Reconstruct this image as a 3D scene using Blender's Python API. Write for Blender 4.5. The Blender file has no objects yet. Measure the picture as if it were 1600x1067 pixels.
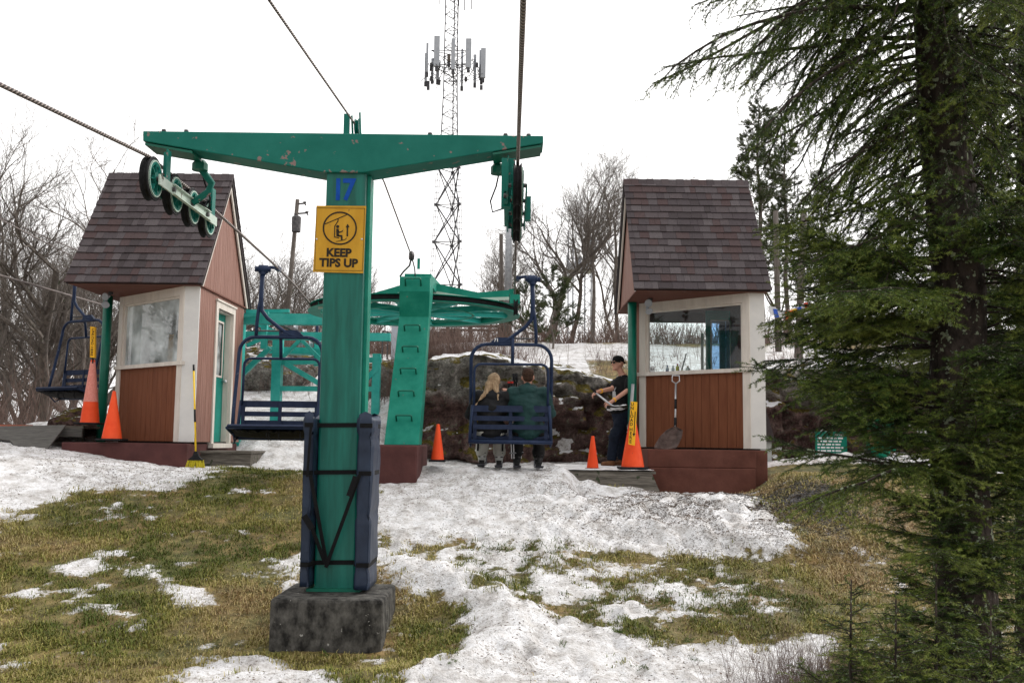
import bpy, bmesh, math, random
import numpy as np
from mathutils import Vector, Matrix
rad = math.radians
# ------------------------------------------------------------ camera
C = bpy.context.scene.collection
SC = bpy.context.scene
F = 1556.0
PITCH, ROLL = rad(5.75), 0.012
fw = Vector((0, math.cos(PITCH), math.sin(PITCH)))
r0 = Vector((1, 0, 0)); u0 = Vector((0, -math.sin(PITCH), math.cos(PITCH)))
rt = r0*math.cos(ROLL) + u0*math.sin(ROLL)
up = u0*math.cos(ROLL) - r0*math.sin(ROLL)
cam = bpy.data.objects.new("camera", bpy.data.cameras.new("camera"))
C.objects.link(cam)
cam.matrix_world = Matrix(((rt.x, up.x, -fw.x, 0), (rt.y, up.y, -fw.y, 0), (rt.z, up.z, -fw.z, 0), (0, 0, 0, 1)))
cam.data.sensor_width = 36; cam.data.lens = F/1600*36
cam.data.clip_start = .05; cam.data.clip_end = 2000
SC.camera = cam
# ------------------------------------------------------------ world, sun, exposure
SUN_EL, SUN_AZ = rad(36), rad(48)          # azimuth measured from +Y towards +X
W = bpy.data.worlds.new("World"); SC.world = W; W.use_nodes = True
nt = W.node_tree; nt.nodes.clear()
def N(nt, t, **k):
    n = nt.nodes.new(t)
    for a, b in k.items(): setattr(n, a, b)
    return n
wo = N(nt, 'ShaderNodeOutputWorld'); bg = N(nt, 'ShaderNodeBackground')
sky = N(nt, 'ShaderNodeTexSky', sky_type='NISHITA', sun_disc=False, sun_elevation=SUN_EL, sun_rotation=SUN_AZ, dust_density=6.0, air_density=1.0)
hs = N(nt, 'ShaderNodeHueSaturation'); hs.inputs['Saturation'].default_value = .12
tc = N(nt, 'ShaderNodeTexCoord')
dot = N(nt, 'ShaderNodeVectorMath', operation='DOT_PRODUCT')
dot.inputs[1].default_value = (math.sin(SUN_AZ)*math.cos(SUN_EL), math.cos(SUN_AZ)*math.cos(SUN_EL), math.sin(SUN_EL))
mr = N(nt, 'ShaderNodeMapRange'); mr.inputs['From Min'].default_value = -1; mr.inputs['From Max'].default_value = 1
mr.inputs['To Min'].default_value = 5.6; mr.inputs['To Max'].default_value = 14.5
cl = N(nt, 'ShaderNodeTexNoise'); cl.inputs['Scale'].default_value = 2.0; cl.inputs['Detail'].default_value = 4
clm = N(nt, 'ShaderNodeMapRange'); clm.inputs['To Min'].default_value = .93; clm.inputs['To Max'].default_value = 1.07
mul = N(nt, 'ShaderNodeMath', operation='MULTIPLY')
cmb = N(nt, 'ShaderNodeVectorMath', operation='SCALE'); cmb.inputs[0].default_value = (1.0, .985, .975)
mx = N(nt, 'ShaderNodeMix', data_type='RGBA'); mx.inputs[0].default_value = .88
L = nt.links.new
L(sky.outputs[0], hs.inputs['Color']); L(tc.outputs['Generated'], dot.inputs[0]); L(dot.outputs['Value'], mr.inputs[0])
L(tc.outputs['Generated'], cl.inputs['Vector']); L(cl.outputs['Fac'], clm.inputs[0])
L(mr.outputs[0], mul.inputs[0]); L(clm.outputs[0], mul.inputs[1]); L(mul.outputs[0], cmb.inputs['Scale'])
L(hs.outputs[0], mx.inputs[6]); L(cmb.outputs[0], mx.inputs[7]); L(mx.outputs[2], bg.inputs[0]); L(bg.outputs[0], wo.inputs[0])
bg.inputs['Strength'].default_value = .12
sl = bpy.data.lights.new('sun', 'SUN'); sl.energy = 1.9; sl.angle = rad(12); sl.color = (1, .96, .9)
so = bpy.data.objects.new('sun', sl); C.objects.link(so)
sd = Vector((math.sin(SUN_AZ)*math.cos(SUN_EL), math.cos(SUN_AZ)*math.cos(SUN_EL), math.sin(SUN_EL)))
so.rotation_euler = sd.to_track_quat('Z', 'Y').to_euler(); so.location = sd*50
SC.view_settings.view_transform = 'Standard'; SC.view_settings.look = 'None'
SC.view_settings.exposure = 0.2; SC.view_settings.gamma = 1.0
SC.render.engine = 'CYCLES'
# ------------------------------------------------------------ helpers
def ray(px, py):
    return fw + rt*((px-800)/F) + up*(-(py-533.5)/F)
def P(px, py, Y):
    d = ray(px, py); return d*(Y/d.y)
def proj(v):
    z = v.dot(fw); return (800+F*v.dot(rt)/z, 533.5-F*v.dot(up)/z)
def link_mesh(name, V, Fc, m, parent=None, smooth=False, cols=None, shift=True):
    me = bpy.data.meshes.new(name)
    if parent is not None and shift:
        o = Vector((0, 0, 0)); q = parent
        while q is not None: o += q.location; q = q.parent
        V = np.asarray(V, dtype=float).reshape(-1, 3) - np.array(o)
    me.from_pydata([tuple(v) for v in V], [], Fc)
    if isinstance(m, (list, tuple)):
        for k in m: me.materials.append(k)
    elif m: me.materials.append(m)
    ob = bpy.data.objects.new(name, me); C.objects.link(ob)
    if parent is not None: ob.parent = parent
    if smooth: me.polygons.foreach_set('use_smooth', [True]*len(me.polygons))
    if cols is not None:
        a = me.attributes.new('tint', 'FLOAT', 'FACE'); a.data.foreach_set('value', cols)
    me.update()
    return ob
def np_mesh(name, V, T, m, parent=None, tint=None, smooth=False):
    """big triangle/quad meshes from arrays"""
    V = np.asarray(V, dtype=np.float32); T = np.asarray(T, dtype=np.int32)
    if parent is not None:
        o = Vector((0, 0, 0)); q = parent
        while q is not None: o += q.location; q = q.parent
        V = V - np.array(o, dtype=np.float32)
    me = bpy.data.meshes.new(name); k = T.shape[1]
    me.vertices.add(len(V)); me.vertices.foreach_set('co', V.ravel())
    me.loops.add(T.size); me.loops.foreach_set('vertex_index', T.ravel())
    me.polygons.add(len(T)); me.polygons.foreach_set('loop_start', np.arange(0, T.size, k, dtype=np.int32))
    me.polygons.foreach_set('loop_total', np.full(len(T), k, dtype=np.int32))
    if smooth: me.polygons.foreach_set('use_smooth', np.ones(len(T), dtype=bool))
    if tint is not None:
        a = me.attributes.new('tint', 'FLOAT', 'FACE'); a.data.foreach_set('value', np.asarray(tint, dtype=np.float32))
    me.materials.append(m); me.update(calc_edges=True)
    ob = bpy.data.objects.new(name, me); C.objects.link(ob)
    if parent is not None: ob.parent = parent
    return ob
class MB:
    def __init__(s): s.v = []; s.f = []; s.t = []
    def add(s, V, Fc, t=0.5):
        n = len(s.v); s.v += [tuple(v) for v in V]; s.f += [tuple(i+n for i in f) for f in Fc]; s.t += [t]*len(Fc); return s
    def box(s, a, b, t=.5, M=None):
        x0, y0, z0 = [min(a[i], b[i]) for i in range(3)]; x1, y1, z1 = [max(a[i], b[i]) for i in range(3)]
        V = [(x0,y0,z0),(x1,y0,z0),(x1,y1,z0),(x0,y1,z0),(x0,y0,z1),(x1,y0,z1),(x1,y1,z1),(x0,y1,z1)]
        if M: V = [M @ Vector(v) for v in V]
        return s.add(V, [(0,3,2,1),(4,5,6,7),(0,1,5,4),(1,2,6,5),(2,3,7,6),(3,0,4,7)], t)
    def bar(s, p, q, w, h, upv=(0,0,1), t=.5):
        p, q = Vector(p), Vector(q); d = (q-p).normalized(); u = Vector(upv)
        if abs(d.dot(u)) > .98: u = Vector((1, 0, 0))
        sx = d.cross(u).normalized(); sz = sx.cross(d).normalized()
        V = []
        for c in (p, q):
            for i, j in ((-1,-1),(1,-1),(1,1),(-1,1)): V.append(c + sx*(i*w/2) + sz*(j*h/2))
        return s.add(V, [(0,3,2,1),(4,5,6,7),(0,1,5,4),(1,2,6,5),(2,3,7,6),(3,0,4,7)][0:0] + [(3,2,1,0),(4,5,6,7),(0,1,5,4),(1,2,6,5),(2,3,7,6),(3,0,4,7)], t)
    def prism(s, poly, ext, t=.5):
        n = len(poly); e = Vector(ext); A = [Vector(p) for p in poly]; B = [p+e for p in A]
        return s.add(A+B, [tuple(range(n))[::-1], tuple(range(n, 2*n))] + [(i, (i+1) % n, (i+1) % n+n, i+n) for i in range(n)], t)
    def tube(s, pts, r, k=8, caps=True, t=.5):
        pts = [Vector(p) for p in pts]; n = len(pts); R = r if isinstance(r, (list, tuple)) else [r]*n
        V = []; ref = None
        for i in range(n):
            d = (pts[min(i+1, n-1)]-pts[max(i-1, 0)]).normalized()
            if ref is None:
                ref = Vector((0, 0, 1)) if abs(d.z) < .9 else Vector((1, 0, 0))
            a = (ref - d*ref.dot(d)).normalized(); ref = a; b = d.cross(a)
            for j in range(k):
                th = 2*math.pi*j/k; V.append(pts[i] + (a*math.cos(th)+b*math.sin(th))*R[i])
        Fc = [(i*k+j, i*k+(j+1) % k, (i+1)*k+(j+1) % k, (i+1)*k+j) for i in range(n-1) for j in range(k)]
        if caps: Fc += [tuple(range(k))[::-1], tuple(range((n-1)*k, n*k))]
        return s.add(V, Fc, t)
    def lathe(s, prof, c=(0,0,0), axis=(0,0,1), k=24, closed=False, t=.5):
        ax = Vector(axis).normalized(); a = ax.orthogonal().normalized(); b = ax.cross(a); c = Vector(c)
        V = []
        for r, h in prof:
            for j in range(k):
                th = 2*math.pi*j/k; V.append(c + ax*h + (a*math.cos(th)+b*math.sin(th))*r)
        n = len(prof); m = n if closed else n-1
        Fc = [(i*k+j, i*k+(j+1) % k, ((i+1) % n)*k+(j+1) % k, ((i+1) % n)*k+j) for i in range(m) for j in range(k)]
        if not closed: Fc += [tuple(range(k))[::-1], tuple(range((n-1)*k, n*k))]
        return s.add(V, Fc, t)
    def build(s, name, m, parent=None, smooth=False, bevel=0, tint=False):
        o = link_mesh(name, s.v, s.f, m, parent, smooth, s.t if tint else None)
        if smooth == 'auto':
            for p in o.data.polygons: p.use_smooth = True
            o.data.set_sharp_from_angle(angle=rad(35))
        if bevel:
            b = o.modifiers.new('bevel', 'BEVEL'); b.width = bevel; b.segments = 2; b.limit_method = 'ANGLE'; b.angle_limit = rad(40)
        return o
def tag(o, label=None, cat=None, group=None, kind=None):
    if label: o['label'] = label
    if cat: o['category'] = cat
    if group: o['group'] = group
    if kind: o['kind'] = kind
    return o
def empty(name, loc, label=None, cat=None, group=None):
    o = bpy.data.objects.new(name, None); C.objects.link(o); o.location = loc; o.empty_display_size = .1
    return tag(o, label, cat, group)
def copy_tree(o, parent=None):
    c = o.copy(); C.objects.link(c)
    if parent is not None: c.parent = parent
    for ch in [x for x in KIDS.get(o.name, [])]: copy_tree(ch, c)
    return c
KIDS = {}
def note_kids(o):
    KIDS[o.name] = [x for x in bpy.data.objects if x.parent == o]
    for x in KIDS[o.name]: note_kids(x)
def dup(o, loc, rz, scale=None, label=None, group=None):
    if o.name not in KIDS: note_kids(o)
    c = copy_tree(o); c.location = loc; c.rotation_euler = (0, 0, rz)
    if scale is not None: c.scale = (scale,)*3 if not hasattr(scale, '__len__') else scale
    if label: c['label'] = label
    if group: c['group'] = group
    return c
# ---- noise
def _h(ix, iy, s):
    n = (ix*374761393 + iy*668265263 + s*1442695041) & 0xffffffff
    n = ((n ^ (n >> 13))*1274126177) & 0xffffffff
    return ((n ^ (n >> 16)) & 0xffff)/65535.0
def vn(x, y, s=0):
    x = np.asarray(x, dtype=float); y = np.asarray(y, dtype=float)
    ix = np.floor(x).astype(np.int64); iy = np.floor(y).astype(np.int64); fx = x-ix; fy = y-iy
    fx = fx*fx*(3-2*fx); fy = fy*fy*(3-2*fy)
    return (_h(ix,iy,s)*(1-fx)*(1-fy)+_h(ix+1,iy,s)*fx*(1-fy)+_h(ix,iy+1,s)*(1-fx)*fy+_h(ix+1,iy+1,s)*fx*fy)
def fbm(x, y, o=4, s=0):
    t = 0; a = .5; n = 0
    for i in range(o):
        t = t + a*vn(np.asarray(x)*2**i+i*17.3, np.asarray(y)*2**i-i*9.1, s+i); n += a; a *= .5
    return t/n
def sst(a, b, x):
    t = np.clip((np.asarray(x, dtype=float)-a)/(b-a), 0, 1); return t*t*(3-2*t)
# ------------------------------------------------------------ materials
def pmat(name, c1, c2=None, scale=8, rough=.6, bump=0.0, bscale=40, metal=0, stretch=(1,1,1), tintc=None, spots=None, lo=.35, hi=.65, spec=.16, detail=5, tint_rng=(0,1), snow=None):
    m = bpy.data.materials.new(name); m.use_nodes = True; t = m.node_tree; b = t.nodes['Principled BSDF']; l = t.links.new
    b.inputs['Roughness'].default_value = rough; b.inputs['Metallic'].default_value = metal
    b.inputs['Specular IOR Level'].default_value = spec
    co = N(t, 'ShaderNodeTexCoord'); mp = N(t, 'ShaderNodeMapping'); mp.inputs['Scale'].default_value = stretch
    l(co.outputs['Object'], mp.inputs[0])
    out = None
    if c2 is not None:
        n = N(t, 'ShaderNodeTexNoise'); n.inputs['Scale'].default_value = scale; n.inputs['Detail'].default_value = detail
        n.inputs['Roughness'].default_value = .62
        l(mp.outputs[0], n.inputs['Vector'])
        r = N(t, 'ShaderNodeValToRGB'); r.color_ramp.elements[0].position = lo; r.color_ramp.elements[1].position = hi
        r.color_ramp.elements[0].color = (*c1, 1); r.color_ramp.elements[1].color = (*c2, 1)
        l(n.outputs['Fac'], r.inputs[0]); out = r.outputs[0]
    else:
        g = N(t, 'ShaderNodeRGB'); g.outputs[0].default_value = (*c1, 1); out = g.outputs[0]
    if tintc is not None:
        at = N(t, 'ShaderNodeAttribute', attribute_name='tint'); r = N(t, 'ShaderNodeValToRGB')
        e = r.color_ramp.elements; cs = tintc
        e[0].position = 0; e[0].color = (*cs[0], 1); e[1].position = 1; e[1].color = (*cs[-1], 1)
        for i, c in enumerate(cs[1:-1]):
            x = e.new((i+1)/(len(cs)-1)); x.color = (*c, 1)
        l(at.outputs['Fac'], r.inputs[0])
        if c2 is not None:
            q = N(t, 'ShaderNodeMix', data_type='RGBA', blend_type='MULTIPLY'); q.inputs[0].default_value = 1
            l(r.outputs[0], q.inputs[6]); l(out, q.inputs[7]); out = q.outputs[2]
        else: out = r.outputs[0]
    if spots is not None:
        sc_, th, scol = spots[:3]
        v = N(t, 'ShaderNodeTexNoise'); v.inputs['Scale'].default_value = sc_; v.inputs['Detail'].default_value = 3
        l(co.outputs['Object'], v.inputs['Vector'])
        r = N(t, 'ShaderNodeMapRange'); r.inputs['From Min'].default_value = th; r.inputs['From Max'].default_value = th+.03
        l(v.outputs['Fac'], r.inputs[0])
        q = N(t, 'ShaderNodeMix', data_type='RGBA'); q.inputs[7].default_value = (*scol, 1)
        l(r.outputs[0], q.inputs[0]); l(out, q.inputs[6]); out = q.outputs[2]
    l(out, b.inputs['Base Color'])
    if bump:
        n = N(t, 'ShaderNodeTexNoise'); n.inputs['Scale'].default_value = bscale; n.inputs['Detail'].default_value = 6
        l(mp.outputs[0], n.inputs['Vector'])
        bp = N(t, 'ShaderNodeBump'); bp.inputs['Strength'].default_value = 1; bp.inputs['Distance'].default_value = bump
        l(n.outputs['Fac'], bp.inputs['Height']); l(bp.outputs[0], b.inputs['Normal'])
    return m
M = {}
M['green'] = pmat('green_paint', (.0,.088,.068), (.005,.150,.115), 4, .42, .0006, 60, spec=.35, stretch=(4,4,.35), spots=(9, .735, (.22,.16,.15)))
M['greenarm'] = pmat('green_paint_worn', (.006,.135,.105), (.014,.17,.135), 3, .45, .0006, 60, spots=(13, .655, (.24,.17,.16)))
M['greenbox'] = pmat('green_paint_wheel', (.004,.185,.13), (.018,.25,.18), 5, .45, .0008, 50, spots=(14, .72, (.2,.14,.12)))
M['teal'] = pmat('teal_paint', (.025,.33,.29), (.06,.42,.37), 5, .5, .0008, 50)
M['sage'] = pmat('pale_sage_paint', (.42,.52,.45), (.55,.63,.56), 8, .5, .001, 50, spots=(16, .66, (.13,.11,.09)))
M['postgreen'] = pmat('post_green', (.0,.10,.065), (.004,.14,.09), 4, .4, spec=.35)
M['navy'] = pmat('navy_paint', (.012,.022,.055), (.020,.034,.078), 10, .38, .0005, 60, spots=(30, .70, (.12,.13,.16)))
M['navyslat'] = pmat('navy_slat', (.014,.021,.048), (.022,.032,.066), 14, .65, .001, 60)
M['pad'] = pmat('navy_vinyl', (.009,.017,.038), (.017,.030,.060), 6, .5, .014, 7, stretch=(1,1,.7), spec=.35)
M['black'] = pmat('black_rubber', (.008,.008,.009), (.02,.02,.022), 20, .7, .001, 60)
M['strap'] = pmat('black_webbing', (.004,.004,.005), (.008,.008,.009), 60, .85, spec=.2)
M['steel'] = pmat('galvanised_steel', (.28,.29,.31), (.42,.43,.45), 12, .45, metal=.5)
M['darksteel'] = pmat('dark_steel', (.06,.06,.065), (.14,.13,.13), 14, .5, metal=.6)
M['antenna'] = pmat('antenna_grey', (.33,.35,.39), (.40,.42,.46), 3, .6)
M['lattice'] = pmat('lattice_grey', (.05,.05,.058), (.09,.09,.10), 3, .6)
def rope_mat():
    m = pmat('wire_rope', (.16,.135,.125), (.3,.26,.24), 30, .5, metal=.4); t = m.node_tree; b = t.nodes['Principled BSDF']
    co = N(t, 'ShaderNodeTexCoord'); mp = N(t, 'ShaderNodeMapping'); mp.inputs['Rotation'].default_value = (0, 0, rad(0))
    at = N(t, 'ShaderNodeUVMap'); w = N(t, 'ShaderNodeTexWave', wave_type='BANDS', bands_direction='DIAGONAL'); w.inputs['Scale'].default_value = 1.0
    t.links.new(at.outputs[0], w.inputs['Vector']); bp = N(t, 'ShaderNodeBump'); bp.inputs['Distance'].default_value = .012
    t.links.new(w.outputs['Fac'], bp.inputs['Height']); t.links.new(bp.outputs[0], b.inputs['Normal'])
    r = N(t, 'ShaderNodeValToRGB'); r.color_ramp.elements[0].color = (.05,.04,.038,1); r.color_ramp.elements[1].color = (.34,.29,.27,1)
    t.links.new(w.outputs['Fac'], r.inputs[0]); t.links.new(r.outputs[0], b.inputs['Base Color'])
    return m
M['rope'] = rope_mat()
M['board'] = pmat('red_brown_boards', (.150,.050,.024), (.200,.072,.035), 3, .62, .002, 30, stretch=(6,6,.7), spots=(9, .76, (.09,.05,.04)))
M['boardlit'] = pmat('red_brown_boards_lit', (.225,.112,.086), (.295,.160,.128), 3, .6, .002, 30, stretch=(6,6,.7))  # same boards, colour lightened to stand in for light on the side walls
M['trim'] = pmat('cream_trim', (.60,.54,.49), (.70,.64,.58), 4, .55, .001, 40, stretch=(3,3,.6), spots=(10, .75, (.34,.27,.22)))
M['cornerboard'] = pmat('pale_grey_trim', (.62,.60,.59), (.70,.68,.66), 3, .5, .001, 40)
M['found'] = pmat('maroon_concrete', (.088,.032,.023), (.125,.048,.035), 4, .75, .008, 10, spots=(7, .72, (.07,.03,.03)))
M['found2'] = pmat('plum_concrete', (.070,.027,.026), (.105,.041,.038), 4, .75, .008, 10)
M['conc'] = None
M['doorg'] = pmat('door_teal', (.0,.18,.14), (.01,.24,.19), 5, .45)
M['shingle'] = pmat('asphalt_shingles', (.72,.72,.72), (1.15,1.1,1.1), 60, .9, .003, 120, tintc=[(.056,.047,.049),(.070,.059,.063),(.089,.077,.081),(.078,.054,.054),(.105,.092,.096)])
M['shingledark'] = pmat('roof_underlay', (.03,.025,.025), (.045,.035,.035), 30, .9)
M['soffit'] = pmat('soffit_brown', (.12,.045,.032), (.17,.07,.05), 4, .7, .001, 30, stretch=(.6,6,1))
M['cone'] = pmat('orange_cone', (.80,.072,.018), (.88,.10,.03), 6, .45, spots=(20, .72, (.45,.07,.04)))
M['coneband'] = pmat('faded_reflective_band', (.62,.20,.16), (.74,.30,.25), 50, .5)
M['signy'] = pmat('sign_yellow', (.53,.27,.022), (.62,.34,.035), 5, .5, spots=(24, .70, (.36,.2,.05)), stretch=(2,2,.5))
M['signy2'] = pmat('panel_yellow', (.82,.42,.02), (.88,.48,.03), 4, .5)
M['signk'] = pmat('sign_black', (.02,.016,.012), (.035,.028,.02), 20, .6)
M['blue17'] = pmat('stencil_blue', (.0,.05,.32), (.005,.075,.40), 8, .5, spots=(30, .66, (.006,.16,.14)))
M['whitemark'] = pmat('white_mark', (.6,.6,.62), (.75,.75,.75), 30, .6)
M['wood'] = pmat('weathered_wood', (.075,.066,.055), (.19,.17,.145), 5, .85, .006, 14, stretch=(.8,8,8), spots=(10, .64, (.05,.06,.035)))
M['ply'] = pmat('wet_plywood', (.055,.052,.048), (.125,.118,.108), 7, .8, .004, 14, stretch=(.8,8,8))
M['polew'] = pmat('utility_pole_wood', (.085,.07,.06), (.16,.14,.125), 8, .85, .003, 20, stretch=(6,6,.5))
M['bark'] = pmat('bare_tree_bark', (.085,.072,.064), (.19,.165,.145), 5, .9, .012, 16, stretch=(3,3,.8), spots=(6, .68, (.10,.12,.07)))
M['bark2'] = pmat('bare_tree_bark_pale', (.09,.074,.064), (.19,.163,.145), 5, .9, .012, 16, stretch=(3,3,.8))
M['barkdark'] = pmat('spruce_bark', (.022,.017,.015), (.075,.058,.05), 12, .9, .03, 18, stretch=(1.5,1.5,.8), spots=(24, .60, (.30,.34,.24)))
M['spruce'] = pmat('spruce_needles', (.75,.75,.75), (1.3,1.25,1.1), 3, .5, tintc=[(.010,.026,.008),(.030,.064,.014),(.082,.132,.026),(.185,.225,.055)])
M['pine'] = pmat('pine_needles', (.75,.75,.75), (1.3,1.25,1.1), 1.5, .6, tintc=[(.028,.04,.016),(.055,.075,.028),(.10,.115,.05)])
M['lichen'] = pmat('lichen', (.22,.27,.19), (.38,.42,.32), 40, .9, .01, 50)
M['grass'] = pmat('grass_blades', (.85,.85,.85), (1.2,1.2,1.15), 3, .6, tintc=[(.078,.105,.018),(.17,.178,.034),(.29,.25,.075),(.42,.34,.16),(.32,.22,.115)])
M['brush'] = pmat('dry_brush', (.11,.07,.058), (.24,.17,.145), 6, .9, spec=.2)
M['jeans'] = pmat('dark_navy_trousers', (.006,.009,.017), (.014,.020,.036), 8, .85, .006, 12)
M['tee'] = pmat('black_cotton', (.004,.004,.005), (.010,.010,.011), 10, .9, .005, 12, spec=.2)
M['blackcoat'] = pmat('black_jacket', (.004,.004,.005), (.010,.010,.012), 8, .7, .012, 12, spec=.25)
M['greencoat'] = pmat('bottle_green_jacket', (.004,.028,.028), (.009,.044,.042), 8, .7, .012, 12, spec=.3)
M['blackpant'] = pmat('black_ski_trousers', (.006,.006,.006), (.014,.014,.014), 8, .75, .01, 12, spec=.25)
M['creampant'] = pmat('cream_ski_trousers', (.42,.41,.37), (.55,.54,.50), 8, .75, .01, 12, spec=.25)
M['skin'] = pmat('skin', (.50,.255,.185), (.58,.31,.23), 20, .55)
M['blond'] = pmat('blond_hair', (.22,.14,.08), (.46,.33,.21), 18, .6, .01, 60, stretch=(3,3,.4))
M['brownhair'] = pmat('brown_hair', (.035,.018,.012), (.075,.04,.026), 50, .7, .01, 90)
M['boot'] = pmat('brown_leather', (.11,.045,.02), (.2,.09,.045), 20, .7, .003, 60)
M['skiboot'] = pmat('grey_ski_boot', (.4,.4,.39), (.6,.6,.58), 20, .4)
M['skibootk'] = pmat('black_ski_boot', (.012,.012,.013), (.03,.03,.03), 20, .4)
M['red'] = pmat('red_plastic', (.55,.03,.02), (.62,.05,.04), 20, .4)
M['ski'] = pmat('ski_dark', (.015,.015,.02), (.04,.04,.05), 20, .35)
M['yellow'] = pmat('yellow_plastic', (.75,.48,.02), (.82,.55,.03), 20, .45)
M['bristle'] = pmat('yellow_bristles', (.5,.42,.02), (.72,.6,.05), 50, .8, .01, 60, stretch=(6,6,.5))
M['scoop'] = pmat('rusty_scoop', (.05,.032,.028), (.12,.085,.075), 10, .5, .004, 20, metal=.3)
M['alu'] = pmat('aluminium', (.5,.5,.52), (.62,.62,.64), 20, .35, metal=.7)
M['rubberband'] = M['black']
M['teflag'] = None
def concrete():
    m = pmat('stained_concrete', (.017,.016,.015), (.15,.143,.13), 9, .9, .014, 24, stretch=(1.5,1.5,.95), lo=.36, hi=.80, spec=.2, spots=(26, .70, (.33,.32,.30)))
    return m
M['conc'] = concrete()
def glass(name, fogc, fog, tint=(.9,.95,.95), ior=1.35):
    m = bpy.data.materials.new(name); m.use_nodes = True; t = m.node_tree; t.nodes.clear(); l = t.links.new
    o = N(t, 'ShaderNodeOutputMaterial'); tr = N(t, 'ShaderNodeBsdfTransparent'); tr.inputs[0].default_value = (*tint, 1)
    gl = N(t, 'ShaderNodeBsdfGlossy'); gl.inputs['Roughness'].default_value = .015
    fr = N(t, 'ShaderNodeFresnel'); fr.inputs['IOR'].default_value = ior
    m1 = N(t, 'ShaderNodeMixShader'); l(fr.outputs[0], m1.inputs[0]); l(tr.outputs[0], m1.inputs[1]); l(gl.outputs[0], m1.inputs[2])
    df = N(t, 'ShaderNodeBsdfDiffuse'); df.inputs[0].default_value = (*fogc, 1)
    n = N(t, 'ShaderNodeTexNoise'); n.inputs['Scale'].default_value = 2.2; n.inputs['Detail'].default_value = 3
    co = N(t, 'ShaderNodeTexCoord'); l(co.outputs['Object'], n.inputs['Vector'])
    r = N(t, 'ShaderNodeMapRange'); r.inputs['From Min'].default_value = .35; r.inputs['From Max'].default_value = .7
    r.inputs['To Min'].default_value = fog[0]; r.inputs['To Max'].default_value = fog[1]; l(n.outputs['Fac'], r.inputs[0])
    m2 = N(t, 'ShaderNodeMixShader'); l(r.outputs[0], m2.inputs[0]); l(m1.outputs[0], m2.inputs[1]); l(df.outputs[0], m2.inputs[2]); l(m2.outputs[0], o.inputs[0])
    return m
M['glass'] = glass('window_glass', (.5,.55,.56), (.0, .05))
M['fogskyglass'] = glass('fogged_sky_glass', (.85,.92,.94), (.12, .8), (.5,.55,.55), 2.6)  # real fogging, whitened further to stand in for a bright sky reflection
def blueglass():
    return pmat('door_pane_reflecting_sky', (.30,.42,.60), (.40,.52,.70), 3, .12)
M['skypane'] = glass('door_pane_sky_tint', (.45,.60,.85), (.02, .12), (.60,.78,1.0))  # blue tint and haze stand in for sky light in the pane
# ------------------------------------------------------------ terrain
YK = [-80, -10, 0, 5, 7.6, 9, 11, 12.6, 13.3, 14.5, 16.6]
ZK = [-16, -2.6, -1.62, -1.70, -1.68, -1.38, -.85, -.43, -.40, -.42, -.44]
def H(x, y):
    x = np.asarray(x, dtype=float); y = np.asarray(y, dtype=float)
    b = np.interp(y, YK, ZK); b = (b + np.interp(y-.35, YK, ZK) + np.interp(y+.35, YK, ZK))/3
    lr = sst(7.5, 14, y)
    b = b + np.clip(-x-4.6, 0, 3.2)*.13*lr
    b = b + .13*sst(10.0, 10.45, y-.25*np.sin(x*1.7))*np.exp(-((x-2.2)/2.2)**2)*(1-sst(11.3, 13.2, y))   # snow pile
    dep = sst(11.2, 12.5, y)*(1-sst(14.4, 15.2, y)); b = b - .31*sst(.62, .92, x)*(1-sst(3.1, 3.9, x))*dep - .04*(1-sst(-2.2, -1.2, x))*sst(12.3, 13.2, y)*(1-sst(15, 16, y))
    # lip round the tower footing
    d = np.hypot((x+1.42)/1.15, (y-8.3)/1.0); ang = sst(-.6, .4, x+1.4-(y-8.3)*.2)
    b = b + .10*np.exp(-((d-1.25)/.22)**2)*ang - .05*np.exp(-((d-.6)/.5)**2)
    b = b + .07*(fbm(x*.8, y*.8, 3, 4)-.5)*sst(3, 6, y) + .03*(fbm(x*3, y*3, 3, 9)-.5)
    # behind
    hill = np.interp(y, [16.6, 17.6, 20, 24, 30, 45, 90, 400], [-.2, .1, .95, 2.15, 2.45, 2.4, -3, -60])
    ledge = np.interp(y, [17.35, 17.9, 20, 24, 30, 45, 90, 400], [-.42, .98, 1.62, 2.40, 2.6, 2.5, -3, -60])
    leftb = np.interp(y, [16.6, 19, 24, 30, 45, 90, 400], [-.35, -.30, -.8, -1.8, -4.5, -14, -70])
    wl = sst(-2.3, -1.7, x); ww = sst(-7.5, -5.5, x)
    back = leftb*(1-ww) + ww*(hill*(1-wl) + ledge*wl)
    back = back + .25*(fbm(x*.5, y*.5, 4, 21)-.5)
    bl = sst(16.4, 17.1, y)
    z = b*(1-bl) + back*bl
    # snow heaps between the left booth and the wheel column
    for cx, cy, sx, sy, h in ((-3.7,15.6,.7,.7,.38), (-2.75,15.9,.5,.6,.30), (-3.2,16.9,1.2,.8,.35), (.95,12.85,.38,.35,.17), (1.6,12.75,.5,.35,.12), (-1.0,12.9,.22,.18,.07), (-.55,12.95,.2,.16,.06),
                              (4.9,15.6,1.1,.6,.22), (6.3,16.0,1.0,.6,.26), (-7.2,16.2,1.0,.5,.30), (-2.2,18.4,1.0,.8,.35)):
        z = z + h*np.exp(-(((x-cx)/sx)**2+((y-cy)/sy)**2))*(1+.25*(fbm(x*4, y*4, 2, 31)-.5))
    far = sst(60, 200, np.abs(x))*20
    return z - far
def h1(x, y): return float(H(np.array([x]), np.array([y]))[0])
def G(px, py):
    d = ray(px, py); ys = np.linspace(2.5, 45, 1500); t = ys/d.y
    zz = d.z*t; gh = H(d.x*t, ys); k = np.argmax(zz <= gh)
    if zz[k] > gh[k]: k = len(ys)-1
    return Vector((d.x*t[k], ys[k], gh[k]))
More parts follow.
